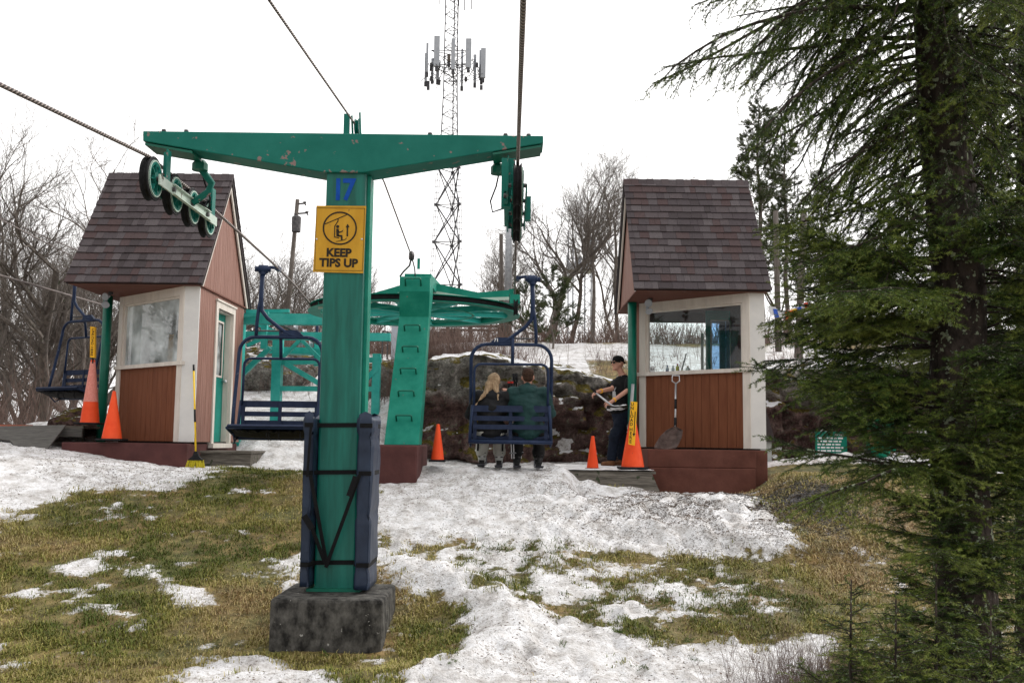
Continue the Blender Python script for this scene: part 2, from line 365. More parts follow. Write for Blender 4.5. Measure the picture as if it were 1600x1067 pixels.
def pip(poly, x, y):
    ins = np.zeros(x.shape, bool); dist = np.full(x.shape, 1e9); n = len(poly)
    for i in range(n):
        x1, y1 = poly[i]; x2, y2 = poly[(i+1) % n]
        c = ((y1 > y) != (y2 > y)) & (x < (x2-x1)*(y-y1)/((y2-y1) if y2 != y1 else 1e-9)+x1); ins ^= c
        dx, dy = x2-x1, y2-y1; L2 = dx*dx+dy*dy+1e-12; t = np.clip(((x-x1)*dx+(y-y1)*dy)/L2, 0, 1)
        dist = np.minimum(dist, np.hypot(x-x1-t*dx, y-y1-t*dy))
    return np.where(ins, dist, -dist)
SNOWP = [  # outlines of snow patches: (picture outline of the patch on the ground, base weight)
 ([(-200,655),(0,668),(60,698),(110,705),(230,713),(300,724),(342,735),(330,748),(250,762),(180,766),(110,775),(60,790),(0,806),(-200,840)], .28),
 ([(105,822),(165,800),(205,792),(252,786),(240,802),(165,822)], .0), ([(66,888),(140,878),(205,882),(240,892),(300,912),(328,942),(285,940),(190,905),(110,902)], .0),
 ([(20,915),(60,925),(62,946),(28,942)], .0), ([(95,926),(150,915),(170,925),(110,940)], -.05), ([(0,790),(40,800),(60,815),(10,815)],-.05),
 ([(235,912),(300,918),(335,945),(285,948)], .1), ([(180,790),(240,800),(215,812)],.0), ([(140,862),(200,862),(230,874),(160,878)],-.05),
 ([(225,806),(250,808),(245,816),(215,816)],-.05),
 ([(585,745),(700,722),(890,722),(960,765),(1140,770),(1180,800),(1232,850),(1130,872),(1000,862),(850,850),(700,846),(640,852),(585,832)], .45),
 ([(590,880),(640,850),(760,850),(900,860),(1100,874),(1200,872),(1270,885),(1230,900),(1290,960),(1180,990),(1000,985),(800,940),(700,910)], -.34),
 ([(688,880),(740,925),(850,945),(930,985),(1050,1010),(1180,1015),(1300,985),(1335,1060),(1360,1250),(-100,1250),(320,1036),(380,1030),(450,1045),(560,1062),(650,1048),(705,1008),(722,960),(700,930)], .10),
 ([(430,880),(475,868),(480,905),(450,925)], .2), ([(595,870),(690,880),(690,905),(600,905)], .25),
]
SW = [([tuple(G(a, b)[:2]) for a, b in pl], w) for pl, w in SNOWP]
def snowmask(x, y):
    s = np.full(x.shape, -1.12)
    for pl, w in SW:
        d = pip(pl, x, y); s = np.maximum(s, np.clip(d/.26, -1.2, 1)*.60 + w - .12)
    s = s + (fbm(x*2.2, y*2.2, 5, 50)-.5)*1.15 + (fbm(x*8, y*8, 4, 52)-.5)*1.0
    bk = sst(13.6, 14.6, y)
    sb = .45 + (fbm(x*.6, y*.6, 4, 70)-.5)*2.2 + np.where((x > 3.0) & (y < 15.2), -1.2, 0)
    sb = sb - .30*sst(1, 2, x)*sst(17.5, 18.5, y); sb = sb - sst(23, 25, y)*.6 + np.where((x > -5) & (x < 1.5), .6, 0)*(1-sst(20,24,y))
    sb = np.where(x < -7.8, sb-.35, sb)
    s = s*(1-bk) + sb*bk
    pile = np.exp(-(((x-3.6)/.75)**2+((y-11.6)/.9)**2))      # gravelly heap without snow
    s = s - pile*.9
    s = s - 1.0*sst(1.5, 2.2, x-2.0)*(1-sst(12.5, 14, y))*sst(9.6, 10.6, y)
    return np.clip(s*1.25+.5, 0, 1)
def axis_vals(a, b, step, lo, hi):
    v = list(np.arange(a, b, step)); s = step; x = v[-1]
    while x < hi: s *= 1.13; x += s; v.append(x)
    s = step; x = a; w = []
    while x > lo: s *= 1.13; x -= s; w.append(x)
    return np.array(w[::-1]+v)
def ground_mat():
    m = bpy.data.materials.new('snow_and_turf'); m.use_nodes = True; t = m.node_tree; l = t.links.new; b = t.nodes['Principled BSDF']
    co = N(t, 'ShaderNodeTexCoord'); at = N(t, 'ShaderNodeAttribute', attribute_name='snow')
    def noise(sc, d=6, r=.6):
        n = N(t, 'ShaderNodeTexNoise'); n.inputs['Scale'].default_value = sc; n.inputs['Detail'].default_value = d; n.inputs['Roughness'].default_value = r
        l(co.outputs['Object'], n.inputs['Vector']); return n.outputs['Fac']
    def ramp(f, st):
        r = N(t, 'ShaderNodeValToRGB'); e = r.color_ramp.elements
        e[0].position, e[0].color = st[0][0], (*st[0][1], 1); e[1].position, e[1].color = st[-1][0], (*st[-1][1], 1)
        for p, c in st[1:-1]: x = e.new(p); x.color = (*c, 1)
        l(f, r.inputs[0]); return r.outputs[0]
    turf = ramp(noise(7, 8, .7), [(.3, (.055,.044,.022)), (.48, (.16,.13,.055)), (.6, (.26,.205,.095)), (.75, (.36,.28,.15))])
    turf2 = ramp(noise(1.3, 4), [(.35, (.6,.75,.5)), (.65, (1.15,.95,.8))])
    q = N(t, 'ShaderNodeMix', data_type='RGBA', blend_type='MULTIPLY'); q.inputs[0].default_value = 1; l(turf, q.inputs[6]); l(turf2, q.inputs[7])
    snow = ramp(noise(5, 8, .7), [(.27, (.26,.23,.21)), (.43, (.60,.58,.57)), (.58, (.84,.835,.85))])
    sp = ramp(noise(34, 5, .8), [(.52, (1,1,1)), (.64, (.26,.19,.13))])
    q2 = N(t, 'ShaderNodeMix', data_type='RGBA', blend_type='MULTIPLY'); l(snow, q2.inputs[6]); l(sp, q2.inputs[7])
    dm = N(t, 'ShaderNodeMapRange'); dm.inputs['From Min'].default_value = .42; dm.inputs['From Max'].default_value = .62; dm.inputs['To Min'].default_value = .3
    l(noise(1.1, 3), dm.inputs[0]); l(dm.outputs[0], q2.inputs[0])
    ad = N(t, 'ShaderNodeMath', operation='MULTIPLY_ADD'); l(noise(17, 7, .78), ad.inputs[0]); ad.inputs[1].default_value = 1.7; l(at.outputs['Fac'], ad.inputs[2])
    mr = N(t, 'ShaderNodeMapRange'); mr.inputs['From Min'].default_value = 1.28; mr.inputs['From Max'].default_value = 1.46; l(ad.outputs[0], mr.inputs[0])
    mx = N(t, 'ShaderNodeMix', data_type='RGBA'); l(mr.outputs[0], mx.inputs[0]); l(q.outputs[2], mx.inputs[6]); l(q2.outputs[2], mx.inputs[7])
    l(mx.outputs[2], b.inputs['Base Color'])
    b.inputs['Roughness'].default_value = .75; b.inputs['Specular IOR Level'].default_value = .3
    bp = N(t, 'ShaderNodeBump'); bp.inputs['Distance'].default_value = .05; s1 = N(t, 'ShaderNodeMath', operation='ADD'); l(noise(9, 8, .65), s1.inputs[0])
    s2 = N(t, 'ShaderNodeMath', operation='MULTIPLY'); s2.inputs[1].default_value = .35; l(noise(55, 3), s2.inputs[0]); l(s2.outputs[0], s1.inputs[1])
    l(s1.outputs[0], bp.inputs['Height']); l(bp.outputs[0], b.inputs['Normal'])
    return m
xs = axis_vals(-8.2, 7.6, .04, -320, 320); ys = axis_vals(5.6, 17.4, .038, -90, 420)
X, Y = np.meshgrid(xs, ys); Z = H(X, Y); S = snowmask(X, Y)
fine = sst(4.5, 6, Y)*(1-sst(16, 19, Y))
Z = Z + S*(.012+.05*fbm(X*6, Y*6, 4, 77))*fine + S*.040*(fbm(X*11, Y*11, 3, 78)-.5)*fine
rd = random.Random(31)
for _ in range(130):
    fx_, fy_ = rd.uniform(-1.2,2.6), rd.uniform(6.4,12.9); an = rd.uniform(-.5,.5); sl_i = (np.abs(X-fx_) < .4) & (np.abs(Y-fy_) < .4); u_ = (X[sl_i]-fx_)*math.cos(an)+(Y[sl_i]-fy_)*math.sin(an); v_ = -(X[sl_i]-fx_)*math.sin(an)+(Y[sl_i]-fy_)*math.cos(an); rr2 = (u_/.055)**2+(v_/.13)**2; Z[sl_i] += S[sl_i]*(-.045*np.exp(-rr2)+.015*np.exp(-(np.sqrt(rr2)-1.7)**2*3))
dirt = np.exp(-(((X-2.3)/1.5)**2+((Y-11.2)/1.0)**2))
Z = Z + dirt*.11*(fbm(X*8, Y*8, 4, 79)-.4)
ny, nx = X.shape
V = np.stack([X.ravel(), Y.ravel(), Z.ravel()], 1)
i = np.arange((ny-1)*(nx-1)); r_, c_ = i//(nx-1), i % (nx-1); a = r_*nx+c_
T = np.stack([a, a+1, a+nx+1, a+nx], 1)
ground = np_mesh('ground', V, T, ground_mat(), smooth=True)
at_ = ground.data.attributes.new('snow', 'FLOAT', 'POINT'); at_.data.foreach_set('value', S.ravel().astype(np.float32))
tag(ground, kind='structure')
def gz(x, y):
    """actual surface height by bilinear lookup"""
    x = np.atleast_1d(np.asarray(x, float)); y = np.atleast_1d(np.asarray(y, float))
    ix = np.clip(np.searchsorted(xs, x)-1, 0, nx-2); iy = np.clip(np.searchsorted(ys, y)-1, 0, ny-2)
    fx = (x-xs[ix])/(xs[ix+1]-xs[ix]); fy = (y-ys[iy])/(ys[iy+1]-ys[iy])
    return Z[iy,ix]*(1-fx)*(1-fy)+Z[iy,ix+1]*fx*(1-fy)+Z[iy+1,ix]*(1-fx)*fy+Z[iy+1,ix+1]*fx*fy
def sz(x, y):
    ix = np.clip(np.searchsorted(xs, x), 0, nx-1); iy = np.clip(np.searchsorted(ys, y), 0, ny-1); return S[iy, ix]
# ---- grass (nobody could count it)
rng = np.random.default_rng(5)
n = 620000
yy = 5.3 + 9.3*rng.random(n)**1.15; xx = (rng.random(n)*2-1)*.56*yy
keep = rng.random(n) < np.clip(1.2-sz(xx, yy)*1.35+ (rng.random(n)-.5)*.2, 0.0, 1)
cl_ = fbm(xx*5, yy*5, 3, 90); keep &= rng.random(n) < (.25+1.5*sst(.38, .62, cl_))
infd = (np.abs(xx+1.43) < .47) & (np.abs(yy-8.4) < .5); keep &= ~infd
inb = ((xx > 1.85) & (xx < 3.7) & (yy > 13.85)) | ((xx > -6.4) & (xx < -4.4) & (yy > 13.85)) | ((xx > .7) & (xx < 2.0) & (yy > 13.1)); keep &= ~inb
keep &= ~((np.abs(xx+.1) < 1.0) & (yy > 12.0)) ; keep &= (yy < 14.4)
hp = np.exp(-(((xx-3.4)/.8)**2+((yy-11.7)/1.0)**2)); keep &= rng.random(n) > hp*1.1
xx, yy, cl_ = xx[keep], yy[keep], cl_[keep]; n = len(xx); zz = gz(xx, yy)
ln = (.018+.045*rng.random(n)**2)*(.6+.9*cl_); th = rng.random(n)*6.283; lean = .3+1.1*rng.random(n)
w = .0022+.0022*rng.random(n)
dx, dy = np.cos(th), np.sin(th)
B = np.stack([xx, yy, zz-.004], 1); sd_ = np.stack([-dy, dx, 0*dx], 1)*w[:, None]
mid = B + np.stack([dx*ln*.35*lean, dy*ln*.35*lean, ln*.6], 1); tip = B + np.stack([dx*ln*lean, dy*ln*lean, ln*(1.0-.45*lean)], 1)
V = np.stack([B-sd_, B+sd_, mid+sd_*.8, tip, mid-sd_*.8], 1).reshape(-1, 3)
k = np.arange(n)*5; T = np.concatenate([np.stack([k, k+1, k+2, k+4], 1), np.stack([k+4, k+2, k+3, k+3], 1)[:, :4]])
# second face as degenerate quad is avoided: use triangles
T3 = np.concatenate([np.stack([k, k+1, k+2], 1), np.stack([k, k+2, k+4], 1), np.stack([k+4, k+2, k+3], 1)])
big = fbm(xx*.9, yy*.9, 3, 95); rightb = sst(2.2, 3.4, xx-.0)*.22
tn = np.clip(.34+(big-.5)*1.7+(rng.random(n)-.5)*.55+rightb+.12*sst(11,13,yy), 0, 1); tn = np.tile(tn, 3)
g = np_mesh('grass', V, T3, M['grass'], tint=tn); tag(g, 'short olive and straw coloured winter grass between the snow patches', 'grass', kind='stuff')
# ---- litter on the snow
def litter(name, pts, size, m, label, cat):
    n = len(pts); th = rng.random(n)*6.28; s = size*(.4+rng.random(n)); x, y = pts[:, 0], pts[:, 1]; z = gz(x, y)+.004
    d = np.stack([np.cos(th)*s, np.sin(th)*s, (rng.random(n)-.2)*s*.6], 1); e = np.stack([-np.sin(th)*s*.22, np.cos(th)*s*.22, (rng.random(n)-.5)*s*.3], 1)
    c = np.stack([x, y, z], 1); V = np.stack([c-d, c+e, c+d, c-e+np.array([0, 0, .003])], 1).reshape(-1, 3); k = np.arange(n)*4
    T = np.concatenate([np.stack([k, k+1, k+2], 1), np.stack([k, k+2, k+3], 1)])
    return tag(np_mesh(name, V, T, m), label, cat, kind='stuff')
n = 52000
a = np.stack([rng.normal(2.5, 1.0, n), rng.normal(11.6, .85, n)], 1)
b_ = np.stack([(rng.random(16000)-.5)*7+1.5, 6.3+6.4*rng.random(16000)], 1)
c__ = np.stack([rng.normal(-5, 1.3, 7000), rng.normal(12.2, .8, 7000)], 1)
pts = np.concatenate([a, b_, c__]); ok = (pts[:,1] < 13.6) & (fbm(pts[:,0]*3, pts[:,1]*3, 3, 99) > .42); pts = pts[ok]
litter('leaf_litter', pts, .012, pmat('leaf_litter', (.035,.022,.016), (.15,.095,.055), 8, .9), 'brown leaf crumbs and grit scattered over the dirty snow heap', 'leaf litter')
n = 26000; a = np.stack([rng.normal(3.35, .42, n), rng.normal(11.9, .75, n)], 1)
litter('gravel', a, .017, pmat('gravel', (.03,.028,.03), (.2,.19,.19), 12, .9), 'dark grey gravel spilled below the right booth', 'gravel')
# ------------------------------------------------------------ writing
def text(s, size, m, parent, loc, rot=(rad(90), 0, 0), name='lettering', bold=.0, ext=.0006, sx=1.0, label=None, space=1.0):
    cu = bpy.data.curves.new('t', 'FONT'); cu.body = s; cu.size = size; cu.align_x = 'CENTER'; cu.align_y = 'CENTER'
    cu.offset = bold; cu.extrude = ext; cu.space_character = space; cu.resolution_u = 3
    ob = bpy.data.objects.new('t', cu); C.objects.link(ob); bpy.context.view_layer.update()
    me = bpy.data.meshes.new_from_object(ob.evaluated_get(bpy.context.evaluated_depsgraph_get()))
    bpy.data.objects.remove(ob); me.name = name
    from mathutils import Euler
    Mx = Matrix.Translation(Vector(loc)) @ Euler(rot).to_matrix().to_4x4() @ Matrix.Diagonal((sx, 1, 1, 1))
    o = Vector((0, 0, 0)); q = parent
    while q is not None: o += q.location; q = q.parent
    me.transform(Matrix.Translation(-o) @ Mx); me.materials.clear(); me.materials.append(m)
    ob = bpy.data.objects.new(name, me); C.objects.link(ob); ob.parent = parent
    if label: ob['label'] = label
    return ob
# ------------------------------------------------------------ the lift tower
TX, RXR, RXL = -1.445, .03, -2.97
fb = empty('tower_footing', (-1.43, 8.4, -1.7), 'dark stained concrete block under the green lift tower', 'footing')
C.objects.unlink(fb); bpy.data.objects.remove(fb)
b = MB(); b.box((-1.87, 7.95, -1.95), (-.985, 8.85, -1.24)); fo = b.build('concrete_footing', M['conc'], bevel=.03)
tag(fo, 'dark stained concrete block under the green lift tower', 'footing')
tw = empty('lift_tower', (TX, 8.54, -1.24), 'green steel T-shaped chairlift tower standing on a concrete block', 'lift tower')
b = MB()
xl, xr = P(505, 283, 8.38).x, P(569, 283, 8.38).x; xlb, xrb = P(490, 910, 8.38).x, P(555, 910, 8.38).x
b.box((xlb+.0, 8.38, -1.24), (xrb, 8.64, 2.3)); b.build('column', M['green'], tw, bevel=.02)
b = MB(); b.box((xlb-.05, 8.33, -1.24), (xrb+.05, 8.75, -1.215)); b.build('base_plate', M['postgreen'], tw)
b = MB(); yA = 8.35
poly = [P(*p, yA) for p in ((223,206), (223,220.5), (505,269.5), (567,269.5), (849,224), (849,211))]
zt = (poly[0].z+poly[5].z)/2; poly[0].z = poly[5].z = zt; zb = (poly[2].z+poly[3].z)/2; poly[2].z = poly[3].z = zb
b.prism(poly[::-1], (0, .30, 0)); b.build('crossarm', M['greenarm'], tw, bevel=.008)
b = MB()
for a, c in (((226,222), (300,234.8)), ((770,237.5), (846,225.2))):
    b = MB(); p, q = P(*a, yA), P(*c, yA); b.prism([p+Vector((0,.01,-.004)), q+Vector((0,.01,-.004)), q+Vector((0,.29,-.004)), p+Vector((0,.29,-.004))], (0,0,-.02)); b.build('mounting_plate', M['postgreen'], tw)
for px in (256, 291, 790, 826, 672):
    p = P(px, 208, 8.42); MB().lathe([(.012, -.0), (.012, .02), (.02, .02), (.02, .035), (.0, .036)], (p.x, 8.42, zt-.001), k=8).build('bolt', M['darksteel'], tw)
# numbers and sign
text('17', .26, M['blue17'], tw, P(536.5, 298, 8.3765), bold=.0075, sx=.86, space=.82, name='number')
sg = empty('keep_tips_up_sign', P(531, 424, 8.36), 'yellow KEEP TIPS UP sign with a chairlift rider pictogram on the green tower', 'sign')
SY = 8.366
b = MB(); b.prism([P(*p, SY) for p in ((489,425), (567.5,427), (572,322), (494.5,321.5))], (0, .008, 0)); b.build('plate', M['signy'], sg)
for px in (491.5, 567): pass
def pl(pts, w, name='pictogram', closed=False, mb=None):
    mb = mb or MB(); Q = [P(x, y, SY-.0015) for x, y in pts]; w = w*SY/F
    if closed: Q.append(Q[0])
    for i in range(len(Q)-1):
        d = (Q[i+1]-Q[i]); d.y = 0; d.normalize(); s = Vector((-d.z, 0, d.x))*w/2; e = d*(w*.3)
        for q in (0,): mb.prism([Q[i]-s-e, Q[i]+s-e, Q[i+1]+s+e, Q[i+1]-s+e], (0, -.0012-.0002*(i % 3), 0))
    return mb
def Z6(x, y): return (480+x*120/711, 260+y*180/1067)    # pixel in the close-up -> picture
mb = MB(); c0 = Z6(302, 574)
ring = [(c0[0]+25.6*math.cos(a*math.pi/24), c0[1]+24.9*math.sin(a*math.pi/24)) for a in range(48)]
pl(ring, 2.4, closed=True, mb=mb); pl([Z6(*p) for p in ((165,535), (365,450))], 1.3, mb=mb)
pl([Z6(*p) for p in ((287,485), (284,510), (255,555), (253,655), (292,662))], 1.5, mb=mb)
hd = [(Z6(282,558)[0]+2.6*math.cos(a), Z6(282,558)[1]+2.6*math.sin(a)) for a in [i*.785 for i in range(8)]]
mb.prism([P(x, y, SY-.0015) for x, y in hd][::-1], (0, -.0012, 0))
pl([Z6(*p) for p in ((281,585), (282,640))], 4.2, mb=mb); pl([Z6(*p) for p in ((284,592), (300,612), (328,600))], 1.7, mb=mb)
pl([Z6(*p) for p in ((284,642), (318,645), (320,684))], 2.8, mb=mb); pl([Z6(*p) for p in ((268,697), (350,680), (366,664))], .9, mb=mb)
pl([Z6(*p) for p in ((371,645), (373,560))], 2.4, mb=mb)
mb.prism([P(*Z6(*p), SY-.0018) for p in ((356,565), (392,565), (375,532))][::-1], (0, -.0012, 0))
pl([Z6(*p) for p in ((70,962), (512,967), (531,390), (85,384))], .55, closed=True, mb=mb)
mb.build('pictogram', M['signk'], sg)
text('KEEP', .098, M['signk'], sg, P(*Z6(292, 803), SY-.002), bold=.0042, rot=(rad(90), rad(.6), 0))
text('TIPS UP', .098, M['signk'], sg, P(*Z6(290, 897), SY-.002), bold=.0042, rot=(rad(90), rad(.6), 0))
for q in ((88,675), (507,675)):
    MB().lathe([(.008, 0), (.008, .004), (.0, .006)], P(*Z6(*q), SY), axis=(0, -1, 0), k=8).build('screw', M['alu'], sg)
# pale side strip + cable wheel on top
b = MB(); b.box((xrb+.001, 8.46, -1.2), (xrb+.03, 8.64, zb-.0)); b.build('lit_side_strip', M['greenbox'], tw)  # added paler strip, stands in for light on the column's right face
b = MB(); p = P(543, 207, 8.6); b.bar((p.x, 8.55, zt), (p.x, 8.55, zt+.235), .05, .035, (0,1,0)); b.build('cable_post', M['greenarm'], tw)
b = MB(); p = P(557, 196, 8.55)
b.lathe([(.01,-.02),(.07,-.02),(.075,-.012),(.055,0),(.075,.012),(.07,.02),(.01,.02)], (p.x, 8.6, p.z), (1,0,0), 20); b.build('cable_pulley', M['greenarm'], tw)
b = MB(); b.bar((p.x-.035,8.6,zt),(p.x-.035,8.5,p.z+.07),.012,.04,(0,1,0)); b.bar((p.x+.035,8.6,zt),(p.x+.035,8.5,p.z+.1),.012,.04,(0,1,0)); b.build('pulley_bracket', M['greenarm'], tw)
# pads
def padmesh(name, x0, x1, y0, y1, z0, z1, seed, lab):
    nu, nv = 10, 34; V = []; Fc = []; per = []
    for u in np.linspace(0, 1, nu, endpoint=False): per.append((x0+(x1-x0)*u, y0, 0, -1))
    for u in np.linspace(0, 1, nu*2, endpoint=False): per.append((x1, y0+(y1-y0)*u, 1, 0))
    for u in np.linspace(0, 1, nu, endpoint=False): per.append((x1-(x1-x0)*u, y1, 0, 1))
    for u in np.linspace(0, 1, nu*2, endpoint=False): per.append((x0, y1-(y1-y0)*u, -1, 0))
    k = len(per)
    for j in range(nv):
        v = j/(nv-1)
        for i, (x, y, nx_, ny_) in enumerate(per):
            top = .035*(1-abs((x-(x0+x1)/2)/((x1-x0)/2))*.9) if j == nv-1 else 0
            sq = .0
            for s in (.13, .57, .885): sq += .020*math.exp(-((v-(1-s)*1.0)/.022)**2)
            w = .022*(float(fbm(y*4+seed, v*3+x*3, 3, seed))-.5) + .005*math.sin(v*22+y*9+seed)*float(vn(v*5, seed, 3)) - sq
            rc = .018 if (abs(x-x0) < .008 or abs(x-x1) < .008) and (abs(y-y0) < .01 or abs(y-y1) < .01) else 0
            cx = (x0+x1)/2; V.append((x+nx_*w - math.copysign(rc, x-cx), y+ny_*w*.6+ (rc if ny_ < 0 else 0), z0+(z1-z0)*v+top - (.03*abs(nx_) if j == nv-1 else 0)))
    for j in range(nv-1):
        for i in range(k): Fc.append((j*k+i, j*k+(i+1) % k, (j+1)*k+(i+1) % k, (j+1)*k+i))
    Fc += [tuple(range(k))[::-1], tuple(range((nv-1)*k, nv*k))]
    b = MB(); b.add(V, Fc); o = b.build(name, M['pad'], None, True)
    return tag(o, lab, 'safety pad', 'safety pads on the lift tower')
xL, xR = xlb, xrb
padmesh('safety_pad', xL-.098, xL-.004, 8.24, 8.78, -1.19, .20, 1, 'navy vinyl safety pad strapped to the left side of the green tower')
padmesh('safety_pad', xR+.004, xR+.135, 8.24, 8.78, -1.21, .20, 7, 'navy vinyl safety pad strapped to the right side of the green tower')
def zpy(px, py, Y): return P(px, py, Y).z
for py, nm in ((664, 0), (739, 1), (883, 2)):
    z = zpy(520, py, 8.2); b = MB()
    loop = [(xL-.085, 8.232), (xL-.02, 8.225), (xL+.015, 8.372), (xR-.015, 8.372), (xR+.03, 8.225), (xR+.125, 8.232), (xR+.13, 8.30), (xR+.13, 8.72), (xR+.1, 8.79), (xL-.08, 8.79), (xL-.095, 8.7), (xL-.095, 8.3)]
    for i in range(len(loop)):
        p, q = loop[i], loop[(i+1) % len(loop)]; b.bar((p[0], p[1], z), (q[0], q[1], z+(.006 if i == 2 else 0)), .004, .036)
    tag(b.build('strap', M['strap']), ['black webbing strap round the pads, uppermost on the tower', 'black webbing strap round the pads at mid height of the tower', 'black webbing strap round the pads, lowest on the tower'][nm], 'strap', 'straps round the tower pads')
b = MB()
Y0 = 8.20
def q(px, py, Y=Y0): return P(px, py, Y)
b.bar(q(485,742), q(511,884,8.33), .03, .005, (0,1,0)); b.bar(q(562,742), q(509,886,8.33), .03, .005, (0,1,0)); b.bar(q(556,744), q(545,775), .045, .006, (0,1,0))
b.bar(q(475,805), q(488,826), .05, .008, (0,1,0)); b.bar(q(488,826), q(508,880,8.33), .03, .006, (0,1,0)); b.bar(q(486,664), q(480,745), .02, .004, (0,1,0))
tag(b.build('loose_strap', M['strap']), 'black strap hanging in a V down the front of the green tower', 'strap')
# sheaves
def sheave(parent, x, y, z, side):
    o = empty('sheave', (x, y, z)); o.parent = parent; o.location = Vector((x, y, z))-parent.location
    R = .178
    MB().lathe([(.125,-.034),(R,-.034),(R+.004,-.028),(R-.012,-.018),(R-.024,-.008),(R-.024,.008),(R-.012,.018),(R+.004,.028),(R,.034),(.125,.034)], (x,y,z), (1,0,0), 36, closed=True).build('tyre', M['black'], o, 'auto')
    b = MB()
    for s in (-1, 1):
        b.lathe([(.118, s*.030), (.150, s*.036), (.152, s*.043), (.112, s*.040)], (x,y,z), (1,0,0), 36, closed=True)
        for a in range(8):
            th = a*math.pi/4+.2; c = Vector((x+s*.036, y+math.cos(th)*.088, z+math.sin(th)*.088))
            d = Vector((0, math.cos(th), math.sin(th))); b.bar(c-d*.035, c+d*.035, .008, .030, (1,0,0))
        b.lathe([(.0, s*.02), (.052, s*.025), (.055, s*.05), (.0, s*.05)], (x,y,z), (1,0,0), 20)
    b.build('rim', M['greenarm'], o, 'auto')
    MB().lathe([(.140,.044),(.150,.044),(.152,.034),(.138,.036)], (x,y,z), (1,0,0), 36, closed=True).build('rim_edge', M['sage'], o, 'auto')
    MB().lathe([(.0,-.075),(.018,-.075),(.018,.075),(.0,.075)], (x,y,z), (1,0,0), 10).build('axle', M['darksteel'], o)
    return o
def train(X, side, label, ys, zr):
    t = empty('sheave_train', (X, 8.6, 2.45), label, 'sheave train', 'sheave trains under the crossarm')
    for y in ys: sheave(t, X, y, zr-.155-.0*y, side)
    s = side; zc = zr-.175; b = MB(); xx_ = X+s*.085
    b.bar((xx_, ys[0]-.05, zc+.005), (xx_, ys[-1]+.05, zc), .012, .085); b.box((xx_, ys[0]+.25, zc+.036), (xx_+s*.03, ys[-1]-.2, zc+.044)); b.box((xx_, ys[0]+.25, zc-.044), (xx_+s*.03, ys[-1]-.2, zc-.036))
    b.build('equaliser_beam', M['sage'] if s > 0 else M['greenarm'], t)
    b = MB(); b.bar((X-s*.075, ys[0], zc), (X-s*.075, ys[-1], zc), .012, .07); b.build('back_beam', M['greenarm'], t)
    for y in (ys[0]+.16, ys[-1]-.05):
        b = MB(); xa = X+s*.075; b.box((xa, y-.05, zc-.02), (xa+.008*s, y+.05, zr+.13)); b.box((xa, y+.05, zc-.02), (xa-.055*s, y+.042, zr+.13)); b.build('rope_catcher', M['greenarm'], t)
    for y in (ys[0]+.26, ys[1]+.25, ys[-1]-.28): MB().lathe([(0,0),(.022,0),(.022,.03),(0,.032)], (xx_, y, zc), (s,0,0), 8).build('pin', M['darksteel'], t)
    ym = sum(ys)/4; b = MB()
    if s > 0: b.tube([(X+s*.17, ym-.05, 2.46), (X+s*.18, ym, 2.38), (X+s*.25, ym+.05, 2.28), (X+s*.22, ym+.05, 2.2), (X+s*.10, ym, zc)], [.035,.034,.033,.032,.03], 8)
    else: b.bar((X+s*.10, ym-.3, 2.43), (X+s*.10, ym-.3, zc-.06), .075, .10, (0,1,0)); b2 = MB(); b2.bar((X-s*.10, ym+.1, 2.2), (X-s*.10, ym+.1, zc-.08), .05, .08, (0,1,0)); b2.build('side_bracket', M['greenarm'], t)
    b.build('hanger', M['greenarm'], t, s > 0 and True)
    b = MB(); b.lathe([(.0,0),(.07,0),(.07,.06),(.045,.09),(0,.09)], (X+s*.17, ym-.05, 2.37), (0,0,1), 12); b.build('hanger_collar', M['postgreen'], t)
    b = MB(); b.tube([(X+s*.16, ym, 2.42), (X+s*.19, ym+.04, 2.28), (X+s*.24, ym+.06, 2.15), (X+s*.22, ym+.1, 2.06), (X+s*.12, ym+.1, zc+.03)], .008, 5); b.build('cable', M['black'], t, True)
    return t
YS = (7.98, 8.5, 8.98, 9.46)
train(RXL, 1, 'four rubber sheaves on a pale beam under the left end of the crossarm', YS, 2.26)
train(RXR, -1, 'sheaves seen edge-on under the right end of the crossarm', YS, 2.24)
# ------------------------------------------------------------ ropes
def rope(name, pts, r, label, cat='cable', twist=True, k=10, mat='rope'):
    pts = [Vector(p) for p in pts]; dense = [pts[0]]
    for p, q_ in zip(pts[:-1], pts[1:]):
        m_ = max(1, int((q_-p).length/.5))
        dense += [p.lerp(q_, (i+1)/m_) for i in range(m_)]
    b = MB(); b.tube(dense, r, k); o = b.build(name, M[mat], None, True)
    uv = o.data.uv_layers.new(name='UVMap'); acc = [0.0]
    for p, q_ in zip(dense[:-1], dense[1:]): acc.append(acc[-1]+(q_-p).length)
    for poly in o.data.polygons:
        if len(poly.vertices) != 4: continue
        vs = list(poly.vertices); js = [v % k for v in vs]; wrap = (0 in js and k-1 in js)
        for li, v in zip(poly.loop_indices, vs):
            j = v % k; j = k if (wrap and j == 0) else j
            uv.data[li].uv = (acc[v//k]*14, j/k*1.27)
    return tag(o, label, cat)
def rz(y): return float(np.interp(y, [-12, 0, 5.0, 7.9, 9.5, 13.0, 14.9], [-.4, 1.36, 1.95, 2.27, 2.26, 2.13, 1.94]))
WC = Vector((-1.47, 14.9, 1.935)); WR = 1.50
def ropeline(X):
    return [(X, y, rz(y)) for y in (-12, -5, 0, 3, 5, 6.5, 7.9, 8.7, 9.5, 11, 12.2, 13.4, 14.4, 14.9)]
arc = [(WC.x+WR*math.cos(a), WC.y+WR*math.sin(a), 1.936) for a in np.linspace(0, math.pi, 25)]
rope('haul_rope', ropeline(RXR)[:-1]+arc+ropeline(RXL)[::-1][1:], .0145, 'thick twisted steel haul rope looping round the green bullwheel')
wp = [P(380,-70,5.0), P(420,0,5.4), P(487,97,6.8), P(553,192,8.5), P(560,205,8.75), P(600,284,10.5), P(643,400,12.75)]
